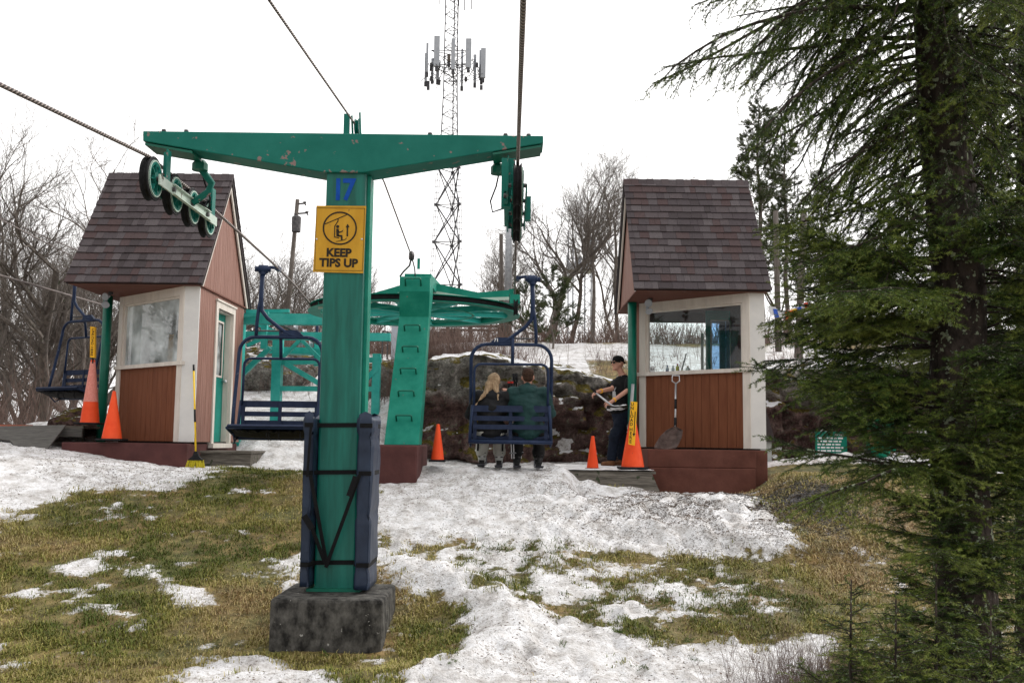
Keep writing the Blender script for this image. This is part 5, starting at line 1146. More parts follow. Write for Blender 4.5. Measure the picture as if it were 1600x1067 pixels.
# person in green behind the spruce, right
p = P(1372, 700, 15.6); gx = p.x; gy = 15.6; g0_ = gz(gx, gy)[0]
pg = empty('person', (gx, gy, g0_), 'person in a bright green hooded top standing behind the spruce branches', 'person')
def gg(px, py, Y=gy): return P(px, py, Y)
nk = gg(1372, 648); hd = gg(1372, 628); fb_ = Vector((-.7,-.7,0)).normalized(); lb_ = Vector((.7,-.7,0)).normalized()
hc_, he_, Rm = head_shape(hd, fb_, lb_); hp_ = gg(1373,700); hn = gg(1361,682,gy-.2); el = gg(1356,668,gy-.1)
sl_, sr_ = nk+Vector((-.17,-.04,-.07)), nk+Vector((.18,.05,-.07))
blob('body', hc_+[(nk,hd,.05,.05),(sl_,el,.045,.04),(el,hn,.036,.026),(sr_,sr_+Vector((.05,0,-.5)),.045,.03),(nk,hp_,.1,.13),(hp_+Vector((-.08,0,0)),Vector((gx-.09,gy,g0_+.08)),.08,.04),(hp_+Vector((.08,0,0)),Vector((gx+.1,gy,g0_+.08)),.08,.04)]+hand(hn,(.2,0,-1),(-.3,-.9,0),(-1,0,0),.5), he_, M['skin'], pg, .009, 2)
gm = pmat('bright_green_fleece', (.0,.17,.10), (.01,.23,.14), 6, .8, .01, 12)
blob('hooded_top', [(sl_,el,.08,.07),(sr_,sr_+Vector((.05,0,-.45)),.08,.06),(sl_,sr_,.08,.08),(nk-Vector((0,0,.15)),hp_,.18,.19),(nk,hd+Vector((0,0,.03))-fb_*.03,.09,.105)], [], gm, pg, .013, 4, .02, 3)
blob('trousers', [(hp_+Vector((-.09,0,-.02)),Vector((gx-.1,gy,g0_+.1)),.12,.08),(hp_+Vector((.09,0,-.02)),Vector((gx+.11,gy,g0_+.1)),.12,.08)], [], M['blackpant'], pg, .013, 3, .02, 5)
for s in (-1,1): blob('boot', [(Vector((gx+s*.1,gy,g0_+.06)), Vector((gx+s*.1-.12,gy-.1,g0_+.05)), .05, .045)], [], M['skibootk'], pg, .01, 2)
# ------------------------------------------------------------ rock ledge
def ledge():
    xs_ = np.arange(-2.0, 13, .045); n = len(xs_); prof = 60; V = np.zeros((prof, n, 3)); 
    for j in range(prof):
        t = j/(prof-1)
        if t < .72: zf = t/.72; back = .22*zf+.0
        else: zf = 1; back = .22+(t-.72)/.28*1.1
        x = xs_; top = 1.42+.35*(fbm(x*.6, x*0+3, 3, 5)-.5) - .5*(1-sst(-2.0,-1.3,x)) - .50*np.exp(-((x-2.35)/1.45)**2)
        base = H(x, np.full(n, 16.7))-.25
        z = base+(top-base)*zf + (t > .72)*(t-.72)*.55
        y = 17.0+back+.25*np.sin(x*.7)
        cell = .50*(fbm(x*1.1, z*1.3, 3, 12)-.5) + .20*(.5-np.abs(fbm(x*2.2, z*2.8, 4, 15)-.5)*4) + .24*(fbm(x*7, z*8, 4, 17)-.5)
        slab = .42*(vn(np.floor(x*1.4+.6*vn(x*.5, z, 2))*1.0, np.floor(z*2.2+x*.3), 8)-.5)
        V[j,:,0] = x+.05*(fbm(z*3, x*3, 2, 40)-.5); V[j,:,1] = y-cell-slab*(1 if t < .78 else .3); V[j,:,2] = z+.10*(fbm(x*3, t*9+x*0, 3, 44)-.5)*(1 if t > .6 else .3)
    i = np.arange((prof-1)*(n-1)); a = (i//(n-1))*n+i % (n-1)
    m = bpy.data.materials.new('ledge_rock'); m.use_nodes = True; t = m.node_tree; l = t.links.new; b = t.nodes['Principled BSDF']; b.inputs['Roughness'].default_value = .9; b.inputs['Specular IOR Level'].default_value = .15
    co = N(t, 'ShaderNodeTexCoord'); geo = N(t, 'ShaderNodeNewGeometry'); sx = N(t, 'ShaderNodeSeparateXYZ'); l(geo.outputs['Normal'], sx.inputs[0]); sp = N(t, 'ShaderNodeSeparateXYZ'); l(co.outputs['Object'], sp.inputs[0])
    def noise(sc, d=6, r=.65):
        q = N(t, 'ShaderNodeTexNoise'); q.inputs['Scale'].default_value = sc; q.inputs['Detail'].default_value = d; q.inputs['Roughness'].default_value = r; l(co.outputs['Object'], q.inputs['Vector']); return q.outputs['Fac']
    def ramp(f, st):
        r = N(t, 'ShaderNodeValToRGB'); e = r.color_ramp.elements; e[0].position, e[0].color = st[0][0], (*st[0][1],1); e[1].position, e[1].color = st[-1][0], (*st[-1][1],1)
        for p_, c in st[1:-1]: x = e.new(p_); x.color = (*c,1)
        l(f, r.inputs[0]); return r.outputs[0]
    def mixc(f, A_, B_):
        q = N(t, 'ShaderNodeMix', data_type='RGBA'); l(f, q.inputs[0]); l(A_, q.inputs[6]); l(B_, q.inputs[7]); return q.outputs[2]
    red = ramp(noise(3.5), [(.3,(.045,.027,.026)),(.5,(.11,.068,.062)),(.7,(.20,.15,.135))])
    grey = ramp(noise(6), [(.3,(.07,.065,.062)),(.5,(.20,.19,.175)),(.7,(.36,.35,.33))])
    hz = N(t, 'ShaderNodeMath', operation='MULTIPLY_ADD'); l(noise(1.6, 3), hz.inputs[0]); hz.inputs[1].default_value = 1.2; l(sp.outputs['Z'], hz.inputs[2])
    gf = N(t, 'ShaderNodeMapRange'); gf.inputs['From Min'].default_value = 1.25; gf.inputs['From Max'].default_value = 1.55; l(hz.outputs[0], gf.inputs[0])
    c1 = mixc(gf.outputs[0], red, grey)
    moss = ramp(noise(9), [(.35,(.05,.042,.012)),(.6,(.15,.12,.025)),(.75,(.28,.19,.04))])
    mo = N(t, 'ShaderNodeMath', operation='MULTIPLY_ADD'); l(sx.outputs['Z'], mo.inputs[0]); mo.inputs[1].default_value = .45; l(noise(2.6, 5), mo.inputs[2])
    mf = N(t, 'ShaderNodeMapRange'); mf.inputs['From Min'].default_value = .72; mf.inputs['From Max'].default_value = .80; l(mo.outputs[0], mf.inputs[0]); 
    c2 = mixc(mf.outputs[0], c1, moss)
    fine_ = ramp(noise(26, 5, .75), [(.35,(.45,.45,.45)),(.65,(1.5,1.45,1.4))]); qf = N(t, 'ShaderNodeMix', data_type='RGBA', blend_type='MULTIPLY'); qf.inputs[0].default_value = 1; l(c2, qf.inputs[6]); l(fine_, qf.inputs[7]); c2 = qf.outputs[2]
    li = N(t, 'ShaderNodeMapRange'); li.inputs['From Min'].default_value = .60; li.inputs['From Max'].default_value = .66; l(noise(11, 4), li.inputs[0]); lic = N(t, 'ShaderNodeRGB'); lic.outputs[0].default_value = (.16,.17,.12,1)
    c3 = mixc(li.outputs[0], c2, lic.outputs[0])
    sn = N(t, 'ShaderNodeMath', operation='MULTIPLY_ADD'); l(sx.outputs['Z'], sn.inputs[0]); sn.inputs[1].default_value = .55; l(noise(2.1, 5), sn.inputs[2])
    sf = N(t, 'ShaderNodeMapRange'); sf.inputs['From Min'].default_value = .97; sf.inputs['From Max'].default_value = 1.01; l(sn.outputs[0], sf.inputs[0]); sc_ = N(t, 'ShaderNodeRGB'); sc_.outputs[0].default_value = (.8,.8,.82,1)
    l(mixc(sf.outputs[0], c3, sc_.outputs[0]), b.inputs['Base Color'])
    bp = N(t, 'ShaderNodeBump'); bp.inputs['Distance'].default_value = .10; l(noise(6, 9, .75), bp.inputs['Height']); l(bp.outputs[0], b.inputs['Normal'])
    o = np_mesh('rock_ledge', V.reshape(-1, 3), np.stack([a, a+1, a+n+1, a+n], 1), m, smooth=False); tag(o, kind='structure'); return m
rockm = ledge()
def rock(px, py, Y, sx, sy, sz_, seed, label):
    c = P(px, py, Y); t = bmesh.new(); bmesh.ops.create_icosphere(t, subdivisions=5, radius=1); V = np.array([v.co[:] for v in t.verts]); Fc = [tuple(v.index for v in f.verts) for f in t.faces]; t.free()
    d = 1+.5*(fbm(V[:,0]*1.6+seed, V[:,1]*1.6+V[:,2]*1.3, 4, seed)-.5)+.12*(fbm(V[:,0]*6, V[:,2]*6+V[:,1]*5, 3, seed+4)-.5)
    V = V*d[:, None]*np.array([sx, sy, sz_]); z0 = gz(c.x, Y)[0]; V += np.array([c.x, Y, z0+sz_*.45])
    o = link_mesh('boulder', V, Fc, rockm); tag(o, label, 'boulder')
rock(405,590,20.5,1.15,.6,.52,3,'mossy flat-topped boulder on the snow slope behind the empty chair')
rock(123,650,15.9,.42,.35,.24,6,'brown mossy boulder in the snow behind the faded cone')
rock(112,635,19.5,.5,.5,.55,9,'greenish boulder under the half hidden blue chair')
rock(604,600,19.5,.7,.4,.5,12,'dark boulder just left of the wheel column')
rock(330,640,21,.5,.4,.4,15,'small boulder on the slope beyond the left booth')
rock(690,650,16.6,.20,.2,.16,19,'small snowy rock at the foot of the ledge right of the column') if False else None
# snow lumps at the ledge foot / timber wall
b = MB(); rr = random.Random(6); Yt = 17.6
for i in range(7):
    z0 = P(480,712,Yt).z; x0 = P(456+i*7.5,700,Yt).x; b.box((x0, Yt, z0-.3), (x0+.07, Yt+.08, P(480,690,Yt).z))
for k in range(2): z = P(480, 687-k*5, Yt).z; b.box((P(452,690,Yt).x, Yt-.03, z-.045), (P(512,690,Yt).x, Yt+.12, z))
tag(b.build('timber_wall', M['wood']), 'low weathered timber crib wall in the snow left of the tower', 'wall')
# ------------------------------------------------------------ trees
def gen_bare(seed, h, r0_, spread=.55, gnarl=.16, first=.38, leaders=3, twig=1.0):
    rg = random.Random(seed); out = []
    def grow(p, d, L_, r, lev, maxl):
        n = max(3, int(L_/(.22 if lev < 2 else .13))); pts = [p]; R = [r]; dd = d.copy(); kids = []
        bend = Vector((rg.gauss(0,1), rg.gauss(0,1), rg.gauss(0,.4)))*gnarl
        for i in range(n):
            if rg.random() < .35: bend = Vector((rg.gauss(0,1), rg.gauss(0,1), rg.gauss(0,.5)))*gnarl*(1+.5*lev)
            dd = (dd+bend*.55+Vector((0,0,.09 if lev else .12))).normalized(); p = p+dd*(L_/n); pts.append(p); f = (i+1)/n
            R.append(max(.0028, r*(1-.62*f) if lev else r*(1-.55*f)))
            kids.append((p, dd.copy(), R[-1], f))
        out.append((pts, R, lev))
        if lev >= maxl: return
        cnt = {0: leaders+4, 1: 8, 2: 6, 3: 6}.get(lev, 4)
        for c in range(cnt):
            lo = first if lev == 0 else .22; f = lo+(1-lo)*((c+rg.random()*.8)/cnt) ; k = kids[min(len(kids)-1, int(f*len(kids)))]
            if c == cnt-1 or (lev == 0 and c >= cnt-leaders): k = kids[-1] if c == cnt-1 else kids[min(len(kids)-1, int((.6+.4*rg.random())*len(kids)))]
            side = Vector((rg.gauss(0,1), rg.gauss(0,1), rg.gauss(0,.35))).normalized(); side = (side-k[1]*side.dot(k[1])).normalized()
            ang = rg.uniform(.30, .85)*(.8 if c == cnt-1 else 1.1); nd = (k[1]*math.cos(ang)+side*math.sin(ang)).normalized()
            ll = L_*rg.uniform(.42,.72)*(1.15-.45*k[3]) if lev else h*spread*rg.uniform(.5,.9)
            grow(k[0], nd, max(ll, .18), k[2]*rg.uniform(.5,.78), lev+1, maxl)
    grow(Vector((0,0,-.3)), Vector((rg.gauss(0,.08), rg.gauss(0,.08), 1)).normalized(), h*.72, r0_, 0, 4)
    return out
def bare_tree(seed, h, r0_, mat='bark', **k):
    br = gen_bare(seed, h, r0_, **k); R = empty('bare_tree', (0,0,0)); a, c = MB(), MB()
    for pts, rs, lev in br: (a if lev == 0 else c).tube(pts, rs, 8 if lev == 0 else (5 if lev == 1 else 3), caps=lev == 0)
    a.build('trunk', M[mat], R, True); o = c.build('crown', M[mat], R, False); return R
protos = [bare_tree(1,8,.11,gnarl=.12,spread=.40,first=.45,leaders=4), bare_tree(2,8.5,.13,gnarl=.15,spread=.44,first=.4), bare_tree(3,7.5,.09,mat='bark2',first=.4,spread=.38,gnarl=.12), bare_tree(14,9,.11,spread=.40,first=.5,gnarl=.11,leaders=5), bare_tree(5,8,.14,gnarl=.17,spread=.46,first=.45,leaders=4), bare_tree(7,6.5,.07,mat='bark2',spread=.36,first=.35,gnarl=.12)]
for t in protos: note_kids(t)
used = set()
def put(pi, px, Y, hgt_px_top, rz_, label, group=None, base=None):
    """tree at picture column px, depth Y, reaching picture row hgt_px_top"""
    p = P(px, 600, Y); z0 = gz(p.x, Y)[0]; zt_p = P(px, hgt_px_top, Y).z; natural = TH[pi]
    s = (zt_p-z0)/natural; o = protos[pi]
    if pi in used: o = dup(o, (0,0,0), 0)
    used.add(pi); o.location = (p.x, Y, z0); o.rotation_euler = (0,0,rz_); o.scale = (s*1.0, s*1.0, s); tag(o, label, 'tree', group); return o
TH = []
for t in protos:
    TH.append(max((Vector(c)).z for ch in t.children for c in [v.co for v in ch.data.vertices]))
rg = random.Random(77)
put(3, 925, 24, 215, .4, 'tall forked bare tree with wide gnarled crown touching the right booth roof')
put(1, 862, 25, 262, 2.1, 'crooked bare tree with forked trunk behind the chair hanger')
put(0, 893, 27, 235, 4.0, 'leaning bare tree between the two forked trees behind the chair')
put(3, 965, 26, 232, 3.3, 'slim bare tree whose top shows just left of the right booth ridge')
put(0, 1000, 28, 240, 5.1, 'bare tree behind the right booth roof with its twigs above the ridge')
put(4, 838, 27, 285, 1.9, 'bare tree with fan shaped crown right of the grey steel pole')
put(2, 760, 33, 330, 1.0, 'small thin bare tree behind the right sheaves')
GL = 'bare trees crowding the wood at far left'
ORD = 'first second third fourth fifth sixth seventh eighth ninth tenth eleventh twelfth thirteenth fourteenth fifteenth sixteenth seventeenth eighteenth nineteenth twentieth'.split()
def rank(lst, px): return ORD[sorted(q[0] for q in lst).index(px)]
LF = [(18,23,240),(60,21,238),(110,21,262),(-20,22,230),(85,27,300),(35,30,330),(5,24,300),(140,25,290),(62,36,360),(120,38,370),(-50,22,250),(10,34,380),(95,25,330),(160,34,340),(48,23,350),(130,30,400),(20,40,420),(75,42,400),(170,28,330)]
for i, (px, Y, top) in enumerate(LF):
    put(i % 6, px, Y, top, rg.uniform(0,6.28), 'bare tree at far left, %s trunk from the left in the crowded wood' % rank(LF, px), GL)
GM = 'bare trees behind the left booth and tower'
MF = [(395,26,330),(430,30,345),(380,34,370),(470,29,390),(500,33,400),(415,38,380),(590,30,395),(610,37,430),(565,40,410),(450,42,400),(350,36,340),(490,45,430),(640,36,440),(540,28,400)]
for i, (px, Y, top) in enumerate(MF):
    put([0,4,2,5,1,3][i % 6], px, Y, top, rg.uniform(0,6.28), 'bare twiggy tree, %s from the left between the left booth and the bullwheel' % rank(MF, px), GM)
GR = 'bare trees behind the right half of the hill'
RF = [(830,36,350),(960,30,330),(1000,34,300),(880,42,400),(780,44,430),(940,46,420),(1230,30,330),(1300,34,300),(1350,28,350),(1420,33,330),(1270,40,380),(1540,30,300),(1600,36,320),(1480,40,350),(1390,45,400),(1240,45,420)]
for i, (px, Y, top) in enumerate(RF):
    put([2,5,3,1,0,4][i % 6], px, Y, top, rg.uniform(0,6.28), 'thin bare tree, %s from the left on the hill right of the bullwheel' % rank(RF, px), GR)
# trees out on the left that the window reflects
for i, (x, y, s) in enumerate([(-14,15,1.0),(-17,18,1.1),(-16,12,1.0),(-20,15,1.2)]):
    o = dup(protos[i % 6], (x, y, gz(x, y)[0]), i*1.3, s*1.0, 'bare tree outside the frame on the left', 'bare trees outside the frame')
    tag(o, cat='tree')
# --- needle trees
def needles(segs, per_m, ln, w, spread, seed, shade=None, dens_min=1):
    """segs: (n,2,3) twig segments -> triangles"""
    rg_ = np.random.default_rng(seed); S_ = np.asarray(segs, dtype=float); A_, B_ = S_[:,0], S_[:,1]; L_ = np.linalg.norm(B_-A_, axis=1)
    cnt = np.maximum(dens_min, (L_*per_m)).astype(int); idx = np.repeat(np.arange(len(S_)), cnt); n = len(idx); t = rg_.random(n)[:, None]
    base = A_[idx]*(1-t)+B_[idx]*t; d = (B_-A_)[idx]; d /= np.linalg.norm(d, axis=1)[:, None]+1e-9
    r = rg_.normal(size=(n,3)); r -= d*(r*d).sum(1)[:, None]; r /= np.linalg.norm(r, axis=1)[:, None]+1e-9
    a = spread*(.7+.5*rg_.random(n))[:, None]; nd = d*np.cos(a)+r*np.sin(a); l_ = ln*(.7+.5*rg_.random(n))[:, None]
    s = np.cross(nd, rg_.normal(size=(n,3))); s /= np.linalg.norm(s, axis=1)[:, None]+1e-9; s *= w/2
    V = np.stack([base-s, base+s, base+nd*l_], 1).reshape(-1, 3); k = np.arange(n)*3
    sh_ = (shade[idx] if shade is not None else .5) + (rg_.random(n)-.5)*.5
    return V, np.stack([k, k+1, k+2], 1), np.clip(sh_, 0, 1)
def conifer(label, px, Y, top, seed, width, dens=1.0, base_bare=.3, mat='pine', lean=0):
    rg_ = random.Random(seed); p = P(px, 600, Y); z0 = gz(p.x, Y)[0]; h = P(px, top, Y).z-z0; R = empty('pine_tree', (p.x, Y, z0), label, 'tree'); o0 = Vector(R.location)
    a, c = MB(), MB(); pts = [o0+Vector((.04*math.sin(i*1.7)+lean*i/8, .03*math.cos(i*2.1), h*i/8-(.3 if i == 0 else 0))) for i in range(9)]
    a.tube(pts, [.10*h/8*(1-.85*i/8)+.006 for i in range(9)], 8); a.build('trunk', M['bark'], R, True); segs = []; shd = []
    nb = int(h*9*dens)
    for i in range(nb):
        f = base_bare+(1-base_bare)*(i+rg_.random())/nb; q_ = pts[min(7,int(f*8))].lerp(pts[min(8,int(f*8)+1)], f*8-int(f*8)) if f < 1 else pts[8]
        th = rg_.uniform(0, 6.28); L_ = width*(1.05-f)**.75*rg_.uniform(.5,1.15)+.12; el_ = rg_.uniform(-.1,.5); d = Vector((math.cos(th), math.sin(th), el_)).normalized(); bp_ = [q_]
        for s in range(4): d = (d+Vector((rg_.gauss(0,.12), rg_.gauss(0,.12), rg_.gauss(.06,.1)))).normalized(); bp_.append(bp_[-1]+d*L_/4)
        c.tube(bp_, [.012*h/8+.003,.009,.007,.005,.003], 3, caps=False); sb = rg_.uniform(.1,.9)
        for k in range(int(6+L_*13)):
            t = rg_.uniform(.3,1)*3.99; q2 = bp_[int(t)].lerp(bp_[int(t)+1], t-int(t)); dd = (d+Vector((rg_.gauss(0,.7), rg_.gauss(0,.7), rg_.gauss(.25,.4)))).normalized(); e = q2+dd*rg_.uniform(.12,.28)
            c.tube([q2, e], .003, 3, caps=False); segs.append((q2.lerp(e,.35), e)); shd.append(sb*.6+rg_.random()*.3)
    c.build('limbs', M['bark'], R); 
    V, T, tn = needles(segs, 260, .085, .011, .75, seed, np.array(shd)); np_mesh('crown', V, T, M[mat], R, tint=tn); return R
conifer('young green pine in front of the forked bare trees', 862, 22.5, 428, 3, .75, 1.6, .12)
conifer('slim young pine just left of the chair hanger', 820, 23.5, 455, 4, .55, 1.3, .15)
conifer('tall open-crowned pine rising behind the right booth roof', 1190, 24, 172, 5, 1.15, 2.2, .30)
conifer('slender pine beside the tall one right of the right booth roof', 1232, 27, 225, 6, 1.0, 1.8, .3)
conifer('pale scraggy pine behind the spruce branches at right', 1290, 29, 280, 8, 1.2, 1.6, .3)
conifer('pine half hidden by the spruce at far right', 1560, 20, 120, 9, 1.4, 1.2, .2)
for i, (x, y, s) in enumerate([(-13,11.5,5.2),(-15,16.5,7),(-12.5,14,6)]):
    d_ = Vector((x, y, 0)); pxx = 800+F*x/y
    o = conifer('pine standing outside the frame left of the booth', pxx, y, 684-F*s/y*.8, 20+i, 1.3, 1.3, .1); o['group'] = 'pines outside the frame'
# ------------------------------------------------------------ the big spruce at right
def spruce(kind='main', Ys=5.6, tr=None, label=None, nb=430, seed=42, zr=(-1.55,4.9), Ls=1.0, perm=500, nw=.0033):
    rg_ = random.Random(seed)
    if tr is None: tr = [P(1515,1180,Ys), P(1510,950,Ys), P(1500,760,Ys), P(1497,600,Ys), P(1500,450,Ys), P(1485,300,Ys), P(1470,150,Ys), P(1462,0,Ys), P(1452,-200,Ys)]
    tr[0].z = gz(tr[0].x, Ys)[0]-.2
    R = empty('spruce_tree', (tr[0].x, Ys, tr[0].z+.2), label, 'tree')
    b = MB(); dense = []
    for i in range(len(tr)-1):
        for k in range(7): dense.append(tr[i].lerp(tr[i+1], k/7))
    dense.append(tr[-1]); rad_ = [ .165 - .05*(i/len(dense)) if i > 6 else .17 for i in range(len(dense))]
    if kind == 'sapling': rad_ = [.014-.011*i/len(dense) for i in range(len(dense))]
    if kind == 'back': rad_ = [.14-.06*i/len(dense) for i in range(len(dense))]
    b.tube(dense, rad_, 28 if kind == 'main' else 10); o = b.build('trunk', M['barkdark'], R, True)
    me = o.data; co = np.zeros(len(me.vertices)*3, dtype=np.float32); no = co.copy(); me.vertices.foreach_get('co', co); me.vertices.foreach_get('normal', no); co = co.reshape(-1,3); no = no.reshape(-1,3)
    ang = np.arctan2(no[:,1], no[:,0]); co += no*((.03 if kind != 'sapling' else 0)*(fbm(ang*3, co[:,2]*5, 4, 3)-.5))[:, None]; me.vertices.foreach_set('co', co.ravel()); me.update()
    segs, shd = [], []; wood = MB(); lich = []
    zs = [-2.2,-1.6,-1.2,-.8,-.4,0,.4,.8,1.2,1.6,2.0,2.4,3.2]; Lz = [.45,.45,.40,.40,.50,.78,1.0,1.05,.98,.92,1.0,1.25,1.5]
    def trunk_at(z):
        for i in range(len(dense)-1):
            if dense[i].z <= z <= dense[i+1].z: return dense[i].lerp(dense[i+1], (z-dense[i].z)/(dense[i+1].z-dense[i].z))
        return dense[-1] if z > dense[-1].z else dense[0]
    def branch(p, d, L_, droop, tipup, bare=.25, tone=.5, hang=.3):
        n = 9; pts = [p]; dd = d.copy()
        for i in range(n):
            f = i/n; dd = (dd+Vector((rg_.gauss(0,.11), rg_.gauss(0,.11), rg_.gauss(0,.05)-droop*(1-f)*.18+tipup*f*.14))).normalized(); pts.append(pts[-1]+dd*L_/n)
        wood.tube(pts, [.0095*L_*(1-.85*i/n)+.002 for i in range(n+1)], 5, caps=False)
        def at(t): t = min(t*n, n-.001); i = int(t); return pts[i].lerp(pts[i+1], t-i), (pts[i+1]-pts[i]).normalized()
        m_ = int(L_*(19 if p.z > 1.35 else 40))
        for k in range(m_):
            t = bare+(1-bare)*(k+rg_.random())/m_; q_, dq = at(t); sd = dq.cross(Vector((0,0,1))).normalized()*(1 if k % 2 else -1)
            ll = L_*(.30 if p.z > 1.35 else .40)*(1.12-t)**.8*rg_.uniform(.6,1.15)+.05; e_ = (dq*rg_.uniform(.5,.9)+sd*rg_.uniform(.6,.95)+Vector((0,0,-hang*rg_.uniform(.0,1.2)))).normalized(); c_ = [q_]
            ns = max(2, int(ll/.05)); 
            for s in range(ns):
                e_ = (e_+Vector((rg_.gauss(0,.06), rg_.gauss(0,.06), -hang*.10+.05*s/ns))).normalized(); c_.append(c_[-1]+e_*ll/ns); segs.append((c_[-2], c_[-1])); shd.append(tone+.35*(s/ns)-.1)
                if s >= 1 and rg_.random() < .75:
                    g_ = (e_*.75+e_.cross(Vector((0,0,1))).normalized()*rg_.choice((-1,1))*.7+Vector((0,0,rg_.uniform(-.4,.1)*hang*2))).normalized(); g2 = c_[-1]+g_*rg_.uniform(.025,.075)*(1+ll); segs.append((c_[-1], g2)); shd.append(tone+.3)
            wood.tube(c_, [.003]+[.0018]*(len(c_)-1), 3, caps=False)
        for s in range(int(n*bare), n): segs.append((pts[s], pts[s+1])); shd.append(tone)
    for i in range(nb):
        z = zr[0]+zr[1]*(i+rg_.random())/nb
        if kind == 'main' and z > 1.2 and rg_.random() < .30: continue
        c_ = trunk_at(z); th = rg_.uniform(0, 2*math.pi)
        u_ = rg_.random(); th = rad(rg_.uniform(135, 205)) if u_ < .32 else (rad(rg_.uniform(205, 340)) if u_ < .88 else rad(rg_.uniform(-25, 135)))   # fuller on the left and camera sides
        L_ = float(np.interp(z, zs, Lz))*rg_.uniform(.72,1.05)*Ls
        if kind == 'main' and .0 < z < 2.3 and rad(218) < th < rad(262) and rg_.random() < .8: continue
        if kind == 'sapling': L_ = .42*(1.1-(i/nb))*rg_.uniform(.7,1.1); th = rg_.uniform(0, 6.28)
        front = -math.sin(th)
        if front > .3: L_ *= .80
        if math.cos(th) > .3: L_ = min(L_, .75)
        el_ = float(np.interp(z, [-1.5, 0, 1, 2.5], [.35,.35,.18,.05]))+rg_.uniform(-.12,.18)
        d = Vector((math.cos(th), math.sin(th), el_)).normalized()
        branch(c_+d*(.05 if kind != 'sapling' else 0), d, L_, rg_.uniform(.1,.9) if z > 0 and z < 1.2 else (rg_.uniform(0,.4) if z <= 0 else rg_.uniform(.8,2.2)), rg_.uniform(.2,1.0), .22 if z < 1.2 else .12, rg_.uniform(.15,.75)+(.2 if kind == 'sapling' else 0), .35 if z < 1.2 else .6)
    # long hanging limbs reaching over the booth at the top
    for (px0, py0, px1, py1, Y1) in ((1455,20,1010,5,5.2),(1455,60,1050,60,5.9),(1460,70,1090,120,5.3),(1460,-30,1000,-40,5.7),(1465,120,1150,150,5.6),(1470,-60,1150,-10,5.0),(1460,-90,1250,20,6.2),(1475,190,1230,235,5.2),(1470,250,1255,300,5.8),(1480,470,1200,455,5.0),(1490,640,1215,560,5.3),(1490,760,1262,665,5.2),(1480,330,1235,400,5.4),(1490,720,1300,740,4.9),(1495,900,1400,810,5.1)) if kind == 'main' else ():
        a_, c_ = P(px0, py0, Ys-.05), P(px1, py1, Y1); v = c_-a_; branch(a_, (v.normalized()+Vector((0,0,.12))).normalized(), v.length*1.03, .5, .4 if py1 > 250 else -.1, .2, rg_.uniform(.3,.8), .4 if py1 > 250 else .8)
    # seedlings at the foot
    for k in range(10 if kind == 'main' else 0):
        x, y = rg_.uniform(1.75,3.3), rg_.uniform(4.7,5.6); g0 = gz(x, y)[0]
        for j in range(5): th = rg_.uniform(0,6.28); branch(Vector((x,y,g0+.03)), Vector((math.cos(th)*.6, math.sin(th)*.6, 1)).normalized(), rg_.uniform(.3,.55), .1, .2, .1, rg_.uniform(.4,.9), .15)
    wood.build('limbs', M['barkdark'], R)
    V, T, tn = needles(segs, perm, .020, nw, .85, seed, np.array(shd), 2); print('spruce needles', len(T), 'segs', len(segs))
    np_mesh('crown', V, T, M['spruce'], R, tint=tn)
    # lichen tufts on the trunk
    V = []; Fc = []; rl = random.Random(3); lm = MB()
    for k in range(300 if kind == 'main' else 0):
        i = rl.randrange(6, len(dense)-2); th = rl.gauss(-1.9, .75); c_ = dense[i]; r = rad_[i]+.004
        cz = rl.choice((.0,.35,.9,1.3,-.3)) ; 
        if abs(fbm(th*2+5, c_.z*2.5, 3, 8)-.5) < .07: continue
        q_ = c_+Vector((math.cos(th)*r, math.sin(th)*r, rl.uniform(-.05,.05))); s = rl.uniform(.005,.014)
        for m2 in range(5):
            d = Vector((math.cos(th)+rl.gauss(0,.8), math.sin(th)+rl.gauss(0,.8), rl.gauss(0,.8))).normalized(); e = d.orthogonal().normalized()*s*.7; lm.add([q_-e, q_+e, q_+d*s+e*.5, q_+d*s-e*.5], [(0,1,2,3)])
    if kind == 'main': lm.build('lichen', M['lichen'], R)
spruce(label='big dark spruce with lichen spotted trunk filling the right edge')
def line_up(px, py, Y, top, lean=0):
    a = P(px, py, Y); c = P(px+lean, top, Y); a.z = gz(a.x, Y)[0]-.1; return [a.lerp(c, k/6) for k in range(7)]
spruce('back', 7.2, line_up(1610, 900, 7.2, -300), 'second spruce close behind the big one, cut by the right edge', 260, 11, (-1.3, 4.9), 1.15, 260, .0055)
for i, (px, Y, top) in enumerate(((1322,4.95,905),(1392,4.75,925),(1455,5.0,880),(1540,4.6,935))):
    spruce('sapling', Y, line_up(px, 1067, Y, top, 8), ['leftmost young spruce at the bottom edge', 'second young spruce from the left at the bottom edge', 'young spruce just left of the big spruce foot', 'young spruce at the bottom right corner'][i], 46, 60+i, (line_up(px,1067,Y,top)[0].z+.25, line_up(px,1067,Y,top)[-1].z-line_up(px,1067,Y,top)[0].z-.27), 1, 380, .003)
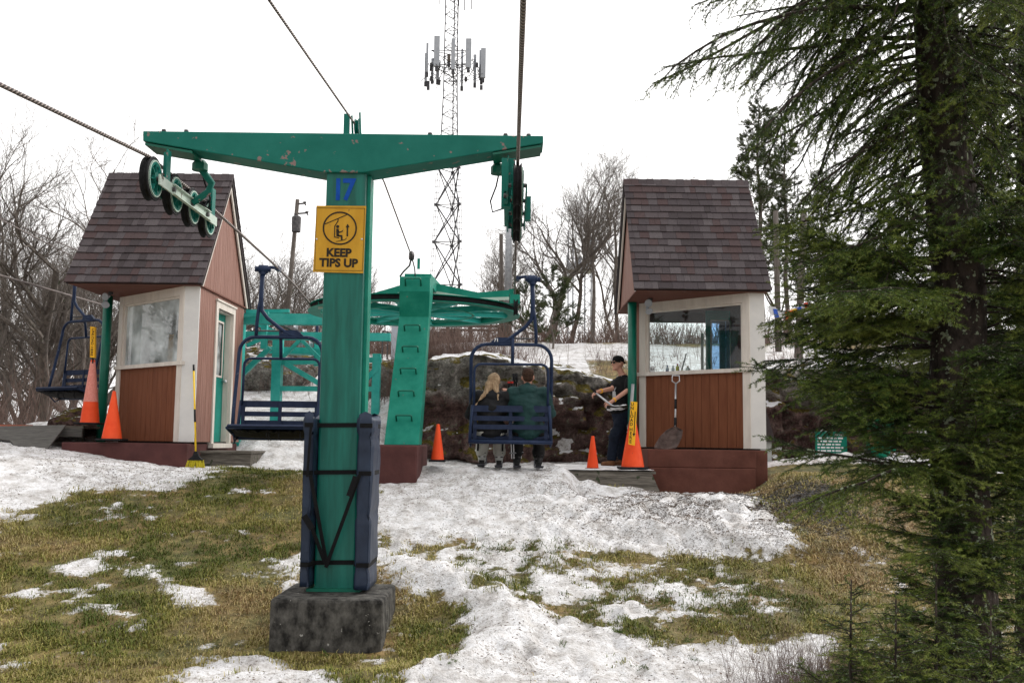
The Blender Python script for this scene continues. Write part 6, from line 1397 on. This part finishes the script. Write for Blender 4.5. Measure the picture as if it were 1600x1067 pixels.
# ------------------------------------------------------------ cell tower
def cell_tower():
    Yt = 80.0; B0 = P(701, 470, Yt); zb0 = gz(B0.x, Yt)[0]; k = Yt/F; ax = lambda py: P(707.5-(py)*7.5/440, py, Yt)
    R = empty('cell_tower', (B0.x, Yt, zb0), 'tall steel lattice mast with a ring of grey antennas', 'tower')
    def legs(py): 
        w = np.interp(py, [-60, 0, 140, 205, 265, 450], [.62, .62, .66, .78, 1.0, 1.36]); c = ax(py); return [c+Vector((w*1.0*math.cos(a), w*math.sin(a), 0)) for a in (rad(200), rad(320), rad(80))]
    rows = list(range(-40, 265, 13))+[265]; b, c_ = MB(), MB(); top = ax(-40).z
    for a, d in zip(rows[:-1], rows[1:]):
        A_, D_ = legs(a), legs(d)
        for i in range(3):
            b.tube([A_[i], D_[i]], .05, 5); j = (i+1) % 3; c_.tube([A_[i], D_[j]], .024, 3); c_.tube([A_[i], A_[j]], .026, 3) if (a//13) % 2 else c_.tube([D_[i], A_[j]], .022, 3)
    rows2 = [265, 322, 380, 447, 520, 600]
    for a, d in zip(rows2[:-1], rows2[1:]):
        A_, D_ = legs(a), legs(d)
        for i in range(3):
            j = (i+1) % 3; c_.tube([A_[i], D_[j]], .055, 4); c_.tube([A_[j], D_[i]], .055, 4); c_.tube([A_[i], A_[j]], .04, 4)
            for o in ((-.17,.1),(.17,.1),(0,-.15)): b.tube([A_[i]+Vector((o[0],o[1],0)), D_[i]+Vector((o[0],o[1],0))], .02, 4)
            for s in range(6): q_ = A_[i].lerp(D_[i], s/6); b.tube([q_+Vector((-.17,.1,0)), q_+Vector((.17,.1,0)), q_+Vector((0,-.15,0)), q_+Vector((-.17,.1,0))], .015, 3)
            b.lathe([(0,-.1),(.14,-.1),(.14,.1),(0,.1)], A_[i], (0,0,1), 8)
    zg = zb0-.5; L_ = legs(600)
    for p_ in L_: b.tube([p_, Vector((p_.x, p_.y, min(zg, p_.z-.1)))], .1, 5)
    b.build('leg_frame', M['lattice'], R); c_.build('bracing', M['lattice'], R)
    # antenna ring
    b = MB(); cc = ax(100); r = 1.9
    for zz_ in (.75, -.45):
        cor = [cc+Vector((r*math.cos(a), r*math.sin(a), zz_)) for a in (rad(210), rad(330), rad(90))]
        for i in range(3): b.tube([cor[i], cor[(i+1) % 3]], .035, 4); b.tube([cc+Vector((0,0,zz_)), cor[i]], .035, 4); b.tube([cc+Vector((0,0,zz_)), cor[i].lerp(cor[(i+1)%3],.5)], .03, 4)
    b.build('antenna_frame', M['lattice'], R)
    def ant(px, y0, y1, w, dy, m='antenna'):
        p_, q_ = P(px, y0, Yt+dy), P(px, y1, Yt+dy); s = w*k; b = MB(); b.box((p_.x-s/2, Yt+dy-.09, q_.z), (p_.x+s/2, Yt+dy+.09, p_.z)); a = b.build('antenna', M[m], R)
        b = MB(); b.tube([(p_.x, Yt+dy+.14, q_.z-.35), (p_.x, Yt+dy+.14, p_.z)], .03, 5); b.box((p_.x-.12, Yt+dy-.1, q_.z-.4), (p_.x+.12, Yt+dy+.1, q_.z-.05)); b.build('mount', M['lattice'], a)
    for args in ((683,57,104,9,-1.3),(708.5,61,109,6,-1.6),(732.5,61,106,9,-1.3),(755.5,76,122,8,-.2),(751.5,79,118,5,.3),(668,68,113,3.5,-.3),(666,84,128,4,.2),(722.5,77,135,3.5,1.3),(742.5,86,130,4.5,.9),(676,92,124,4,.8),(684,108,125,5,.2)): ant(*args)
    ant(701.5,86,97,5,-.6,'polew')
    for (px, y1) in ((686,7),(664,0),(726,17),(737,15),(717,10)): b = MB(); p_ = P(px,-30,Yt); q_ = P(px,y1,Yt); b.tube([p_, q_], .045, 5); b.build('whip_antenna', M['lattice'], R)
    rr = random.Random(9); b = MB()
    for i in range(150):
        p_ = P(rr.uniform(668,752), rr.uniform(92,130), Yt+rr.uniform(-1.2,1.2)); b.tube([p_, p_+Vector((rr.gauss(0,.3), rr.gauss(0,.3), rr.gauss(-.15,.35)))], .028, 3)
    tag(b.build('cabling', M['lattice'], R), kind='stuff')
    for i in range(14): b = MB(); p_ = P(rr.choice((669,674,686,728,745,752)), rr.uniform(100,140), Yt); b.box(p_-Vector((.12,.1,.18)), p_+Vector((.12,.1,.18))); b.build('radio_box', M['lattice'], R)
cell_tower()
# ------------------------------------------------------------ poles, masts, fence, flags
def pole(name, p0, p1, Y, r, m, label, cat='pole'):
    a, c = P(*p0, Y), P(*p1, Y); a.z = min(a.z, gz(a.x, Y)[0]-.1); R = empty(name, (a.x, Y, gz(a.x, Y)[0]), label, cat); b = MB(); b.tube([a, c], [r, r*.75], 10); b.build('shaft', M[m], R, True); return R, a, c
R, a, c = pole('utility_pole', (441,500), (465,312), 27, .075, 'polew', 'leaning wooden utility pole with a small transformer behind the empty chair')
p = P(466,352,26.9); MB().lathe([(0,-.22),(.12,-.22),(.13,.18),(.09,.22),(0,.22)], (p.x-.02,26.75,p.z), k=14).build('transformer', M['darksteel'], R)
b = MB()
for y_, s in ((319,.2),(334,.26),(338,-.05)): p = P(466,y_,26.9); b.tube([p, p+Vector((s,-.1,.0)), p+Vector((s+.03,-.1,-.06))], .025, 5); b.lathe([(0,0),(.04,0),(.05,.04),(0,.05)], p+Vector((s,-.1,0)), k=8)
b.build('insulator', M['darksteel'], R)
R, a, c = pole('steel_pole', (793,520), (797,252), 26, .11, 'steel', 'grey steel pole behind the right sheave train')
b = MB(); b.tube([c+Vector((0,0,-.2)), c+Vector((0,0,.02))], .13, 10); b.build('cap', M['darksteel'], R)
pole('wooden_pole', (784,520), (783,366), 28, .07, 'polew', 'short broken wooden pole beside the grey steel pole')
pole('wooden_pole', (1216,520), (1212,330), 22, .075, 'polew', 'first bare wooden pole right of the right booth')
pole('wooden_pole', (1246,520), (1256,330), 21, .09, 'polew', 'second, thicker wooden pole right of the right booth carrying the flag string')
pole('guy_mast', (1228,520), (1226,250), 34, .02, 'lattice', 'thin grey guyed mast between the two wooden poles right of the booth', 'mast')
R = empty('lookout_tower', (P(905,500,60).x, 60, gz(P(905,500,60).x,60)[0]), 'distant lattice platform tower seen between the forked bare trees', 'tower')
b = MB(); zl0 = gz(P(905,500,60).x,60)[0]
for px in (888,924,897,914):
    q_ = P(px,402,60); b.tube([Vector((q_.x,60+(px%2),zl0-.5)), Vector((q_.x,60+(px%2),P(px,372,60).z))], .05, 4)
for y_ in range(410, 560, 22):
    b.tube([P(888,y_,60), P(924,y_+22,60)], .03, 3); b.tube([P(924,y_,60), P(888,y_+22,60)], .03, 3); b.tube([P(888,y_,60), P(924,y_,60)], .03, 3)
b.build('frame', M['antenna'], R); b = MB(); q_ = P(886,424,60); w_ = P(926,415,60); b.box((q_.x,59.3,q_.z),(w_.x,60.9,w_.z)); b.build('platform', M['antenna'], R)
b = MB()
for y_ in (404,412): b.tube([P(886,y_,59.4), P(926,y_,59.4)], .03, 4)
for px in (886,899,912,926): b.tube([P(px,418,59.4), P(px,398,59.4)], .03, 4)
for px, y0 in ((888,360),(922,350),(930,385)): b.tube([P(px,y0,60), P(px,410,60)], .04, 4)
b.box(P(900,412,59.8), P(908,404,60.2)); b.build('railing', M['antenna'], R)
# pennants
R = empty('pennant_string', P(1203,478,20.5), 'string of small red, white, blue and yellow pennants between the poles right of the booth', 'pennants')
line = [P(1203,478,20.5), P(1225,488,20.5), P(1246,480,20.8), P(1262,470,21), P(1300,490,20), P(1345,500,19.5), P(1400,488,19.5), P(1440,492,19.5)]
b = MB(); b.tube(line, .006, 4); b.build('string', M['whitemark'], R)
cols = {'r': (.62,.06,.03), 'b': (.05,.12,.5), 'w': (.7,.7,.72), 'y': (.75,.5,.03), 'o': (.7,.2,.05)}
PM = {k_: pmat('pennant_cloth', v, tuple(x*.85 for x in v), 5, .8) for k_, v in cols.items()}
for i, ch in enumerate('wbwroybwrwobrwyrbwrwor'):
    t = (i+.5)/22*(len(line)-1); q_ = line[int(t)].lerp(line[int(t)+1], t-int(t)); s = .075; tl = rg.uniform(-.05,.05); b = MB(); b.prism([q_+Vector((-s,0,0)), q_+Vector((s,.01,0)), q_+Vector((s*.8+tl,.04,-.17)), q_+Vector((-s*.8+tl,.03,-.17))], (0,.004,0)); b.build('pennant', PM[ch], R)
# notice board behind the spruce
q0, q1 = P(1274,674,16), P(1324,718,16); g0_ = gz((q0.x+q1.x)/2, 16)[0]
R = empty('green_notice_board', ((q0.x+q1.x)/2, 16, g0_), 'green notice board with white writing standing in snow behind the spruce', 'sign')
b = MB(); b.box((q0.x,16,q1.z),(q1.x,16.03,q0.z)); b.build('board', pmat('board_green', (.0,.16,.11), (.01,.2,.14), 5, .5), R)
b = MB()
for x in (q0.x+.04, q1.x-.04): b.box((x-.025,16.031,g0_-.2),(x+.025,16.07,q0.z-.05))
b.build('leg', M['wood'], R); b = MB(); rr = random.Random(12)
for r_i in range(8):
    z = q0.z-.04-r_i*.05; x = q0.x+.03+(.28 if r_i == 0 else 0)
    while x < q1.x-.09:
        w_ = rr.uniform(.03,.09); b.box((x,15.994,z-.026),(min(x+w_,q1.x-.03),16-.001,z)); x += w_+.018
b.build('white_writing', M['whitemark'], R)
# small shingled shelter behind the right booth
R = empty('small_shelter', (3.9, 15.4, gz(3.9,15.4)[0]), 'narrow grey shelter with a shingled top peeking out behind the right booth', 'shelter')
xa = P(1199,700,15.6).x; xb = P(1210,700,15.6).x; zt1, zt2_ = P(1205,642,15.6).z, P(1205,690,15.6).z; g0_ = gz(xb,15.6)[0]
b = MB(); b.box((xa-.1,15.65,g0_-.2),(xb-.03,16.2,zt2_+.02)); b.build('wall', pmat('pale_grey_boards',(.30,.32,.31),(.42,.44,.42),6,.7), R)
b = MB(); b.prism([(xa-.15,15.6,zt2_),(xb+.02,15.6,zt2_),(xb-.02,15.95,zt1),(xa-.15,15.95,zt1)], (0,.03,.0)); b.prism([(xa-.15,16.3,zt2_),(xb+.02,16.3,zt2_),(xb-.02,15.99,zt1),(xa-.15,15.99,zt1)], (0,.03,.0)); b.build('roof', M['shingledark'], R)
# fence / building behind the brush
R = empty('board_fence', (P(700,540,27).x, 27, gz(P(700,540,27).x,27)[0]), 'grey weathered board fence on the hilltop behind the bullwheel', 'fence')
b = MB(); x0, x1 = P(668,540,27).x, P(775,540,27).x; zf0 = gz(x0,27)[0]; x = x0
zf1 = P(700,518,27).z
while x < x1-1.0: b.box((x,27,zf0-.4),(x+.12,27.03,zf1-rg.uniform(0,.02))); x += .13
b.build('boards', pmat('grey_fence_boards',(.15,.15,.17),(.26,.26,.28),6,.8,stretch=(4,4,.5)), R)
b = MB(); 
for y_ in (509,515): b.box((P(690,y_,26.8).x,26.8,P(690,y_,26.8).z-.03),(P(782,y_,26.8).x,26.85,P(690,y_,26.8).z+.03))
for px in (700,735,780): q_ = P(px,507,26.9); b.box((q_.x-.05,26.86,zf0-.3),(q_.x+.05,26.95,q_.z))
b.build('rail', M['wood'], R)
R = empty('utility_cabinet', (P(618,540,23).x, 23, gz(P(618,540,23).x,23)[0]), 'grey utility cabinet and meter frame behind the tower on the slope', 'cabinet')
q0, q1 = P(612,505,23), P(622,545,23); b = MB(); b.box((q0.x,23,gz(q0.x,23)[0]-.1),(q1.x,23.2,q0.z)); b.build('body', M['antenna'], R)
b = MB(); 
for px in (598,606): b.tube([P(px,517,23), Vector((P(px,517,23).x,23,gz(P(px,517,23).x,23)[0]-.1))], .02, 5)
b.tube([P(598,517,23),P(610,520,23)],.02,5); b.build('frame', M['darksteel'], R)
# ------------------------------------------------------------ dry undergrowth (uncountable)
def brush():
    rg_ = np.random.default_rng(9); P0 = []
    def patch(n, fx_, fy, hh):
        x = fx_(n); y = fy(n); P0.append(np.stack([x, y, gz(x, y), hh*(.4+rg_.random(n))], 1))
    patch(2300, lambda n: rg_.uniform(-1.9,12,n), lambda n: rg_.uniform(23.8,29,n), .6)
    patch(1900, lambda n: rg_.uniform(-9,-1.5,n), lambda n: rg_.uniform(23.5,30,n), .6)
    patch(5000, lambda n: rg_.uniform(-24,-8,n), lambda n: rg_.uniform(17,36,n), 1.3)
    patch(1500, lambda n: rg_.normal(-1.2,.7,n), lambda n: rg_.uniform(18.0,19.6,n), .5)
    patch(380, lambda n: rg_.uniform(1.5,9,n), lambda n: rg_.uniform(18.4,21,n), .28)
    patch(60, lambda n: rg_.uniform(-5.5,-3.9,n), lambda n: rg_.uniform(19.8,20.6,n), .7)
    patch(1100, lambda n: rg_.normal(1.85,.22,n), lambda n: rg_.uniform(5.1,6.6,n), .36)
    A_ = np.concatenate(P0); n = len(A_); V = []; Fc = []
    seg = 4; rad0 = .0055; allV = []; allT = []
    th = rg_.random(n)*6.28; lean = rg_.random(n)*.55; base = A_[:, :3]; h = A_[:, 3]; sc_ = np.where(A_[:,1] < 8, .35, np.where(A_[:,1] > 22, 1.5, 1.0)); pts = [base-np.array([0,0,.05])]
    d = np.stack([np.cos(th)*lean, np.sin(th)*lean, np.ones(n)], 1)
    for s in range(seg): d = d+rg_.normal(size=(n,3))*.22; pts.append(pts[-1]+d*(h/seg)[:, None])
    def strip(P_, w0, w1):
        k = len(P_); Vv = []
        for i, p_ in enumerate(P_):
            w = (w0+(w1-w0)*i/(k-1)); a1 = np.stack([w, 0*w, 0*w], 1); a2 = np.stack([-w*.5, w*.87, 0*w], 1); a3 = np.stack([-w*.5, -w*.87, 0*w], 1); Vv.append(np.stack([p_+a1, p_+a2, p_+a3], 1))
        Vv = np.stack(Vv, 1).reshape(-1, 3); m_ = len(P_[0]); b0 = np.arange(m_)*k*3; T = []
        for i in range(k-1):
            for j in range(3): T.append(np.stack([b0+i*3+j, b0+i*3+(j+1) % 3, b0+(i+1)*3+(j+1) % 3, b0+(i+1)*3+j], 1))
        return Vv, np.concatenate(T)
    off = 0; v, t = strip(pts, rad0*sc_, rad0*sc_*.3); allV.append(v); allT.append(t); off = len(v)
    for rep in range(5):
        i0 = rg_.integers(1, seg+1); q_ = pts[i0-0 if i0 < seg else seg-1]; dd = rg_.normal(size=(n,3))*.55+np.array([0,0,.7]); q1 = q_+dd*(h*.28)[:, None]; q2 = q1+(dd+rg_.normal(size=(n,3))*.3)*(h*.16)[:, None]
        v, t = strip([q_, q1, q2], rad0*.5*sc_, rad0*.2*sc_); allV.append(v); allT.append(t+off); off += len(v)
    o = np_mesh('undergrowth', np.concatenate(allV), np.concatenate(allT), M['brush']); tag(o, 'reddish brown leafless undergrowth along the hilltop and under the trees', 'undergrowth', kind='stuff')
brush()
def sprigs():
    rg_ = random.Random(17); segs = []
    for (px, py) in [(842,930),(905,945),(1000,1050),(1090,1040),(1015,960),(880,1020),(1190,1000),(960,1000),(1120,920),(760,870),(820,885),(1240,940),(1060,1010),(700,1040),(930,880),(1150,960),(640,1000),(520,1030)]:
        c_ = G(px+rg_.uniform(-8,8), py); th = rg_.uniform(0, 6.28)
        for k in range(rg_.randint(2,6)):
            a = th+rg_.uniform(-.7,.7); p_ = c_+Vector((rg_.uniform(-.04,.04), rg_.uniform(-.04,.04), .025)); q_ = p_+Vector((math.cos(a), math.sin(a), .12))*rg_.uniform(.05,.12); p_.z = gz(p_.x,p_.y)[0]+.012; q_.z = gz(q_.x,q_.y)[0]+.03; segs.append((p_, q_))
    V, T, tn = needles(segs, 500, .018, .003, .8, 5, None); tag(np_mesh('conifer_litter', V, T, M['spruce'], tint=tn), 'small fallen spruce sprigs lying on the dirty snow', 'conifer litter', kind='stuff')
sprigs()
for t in protos: pass
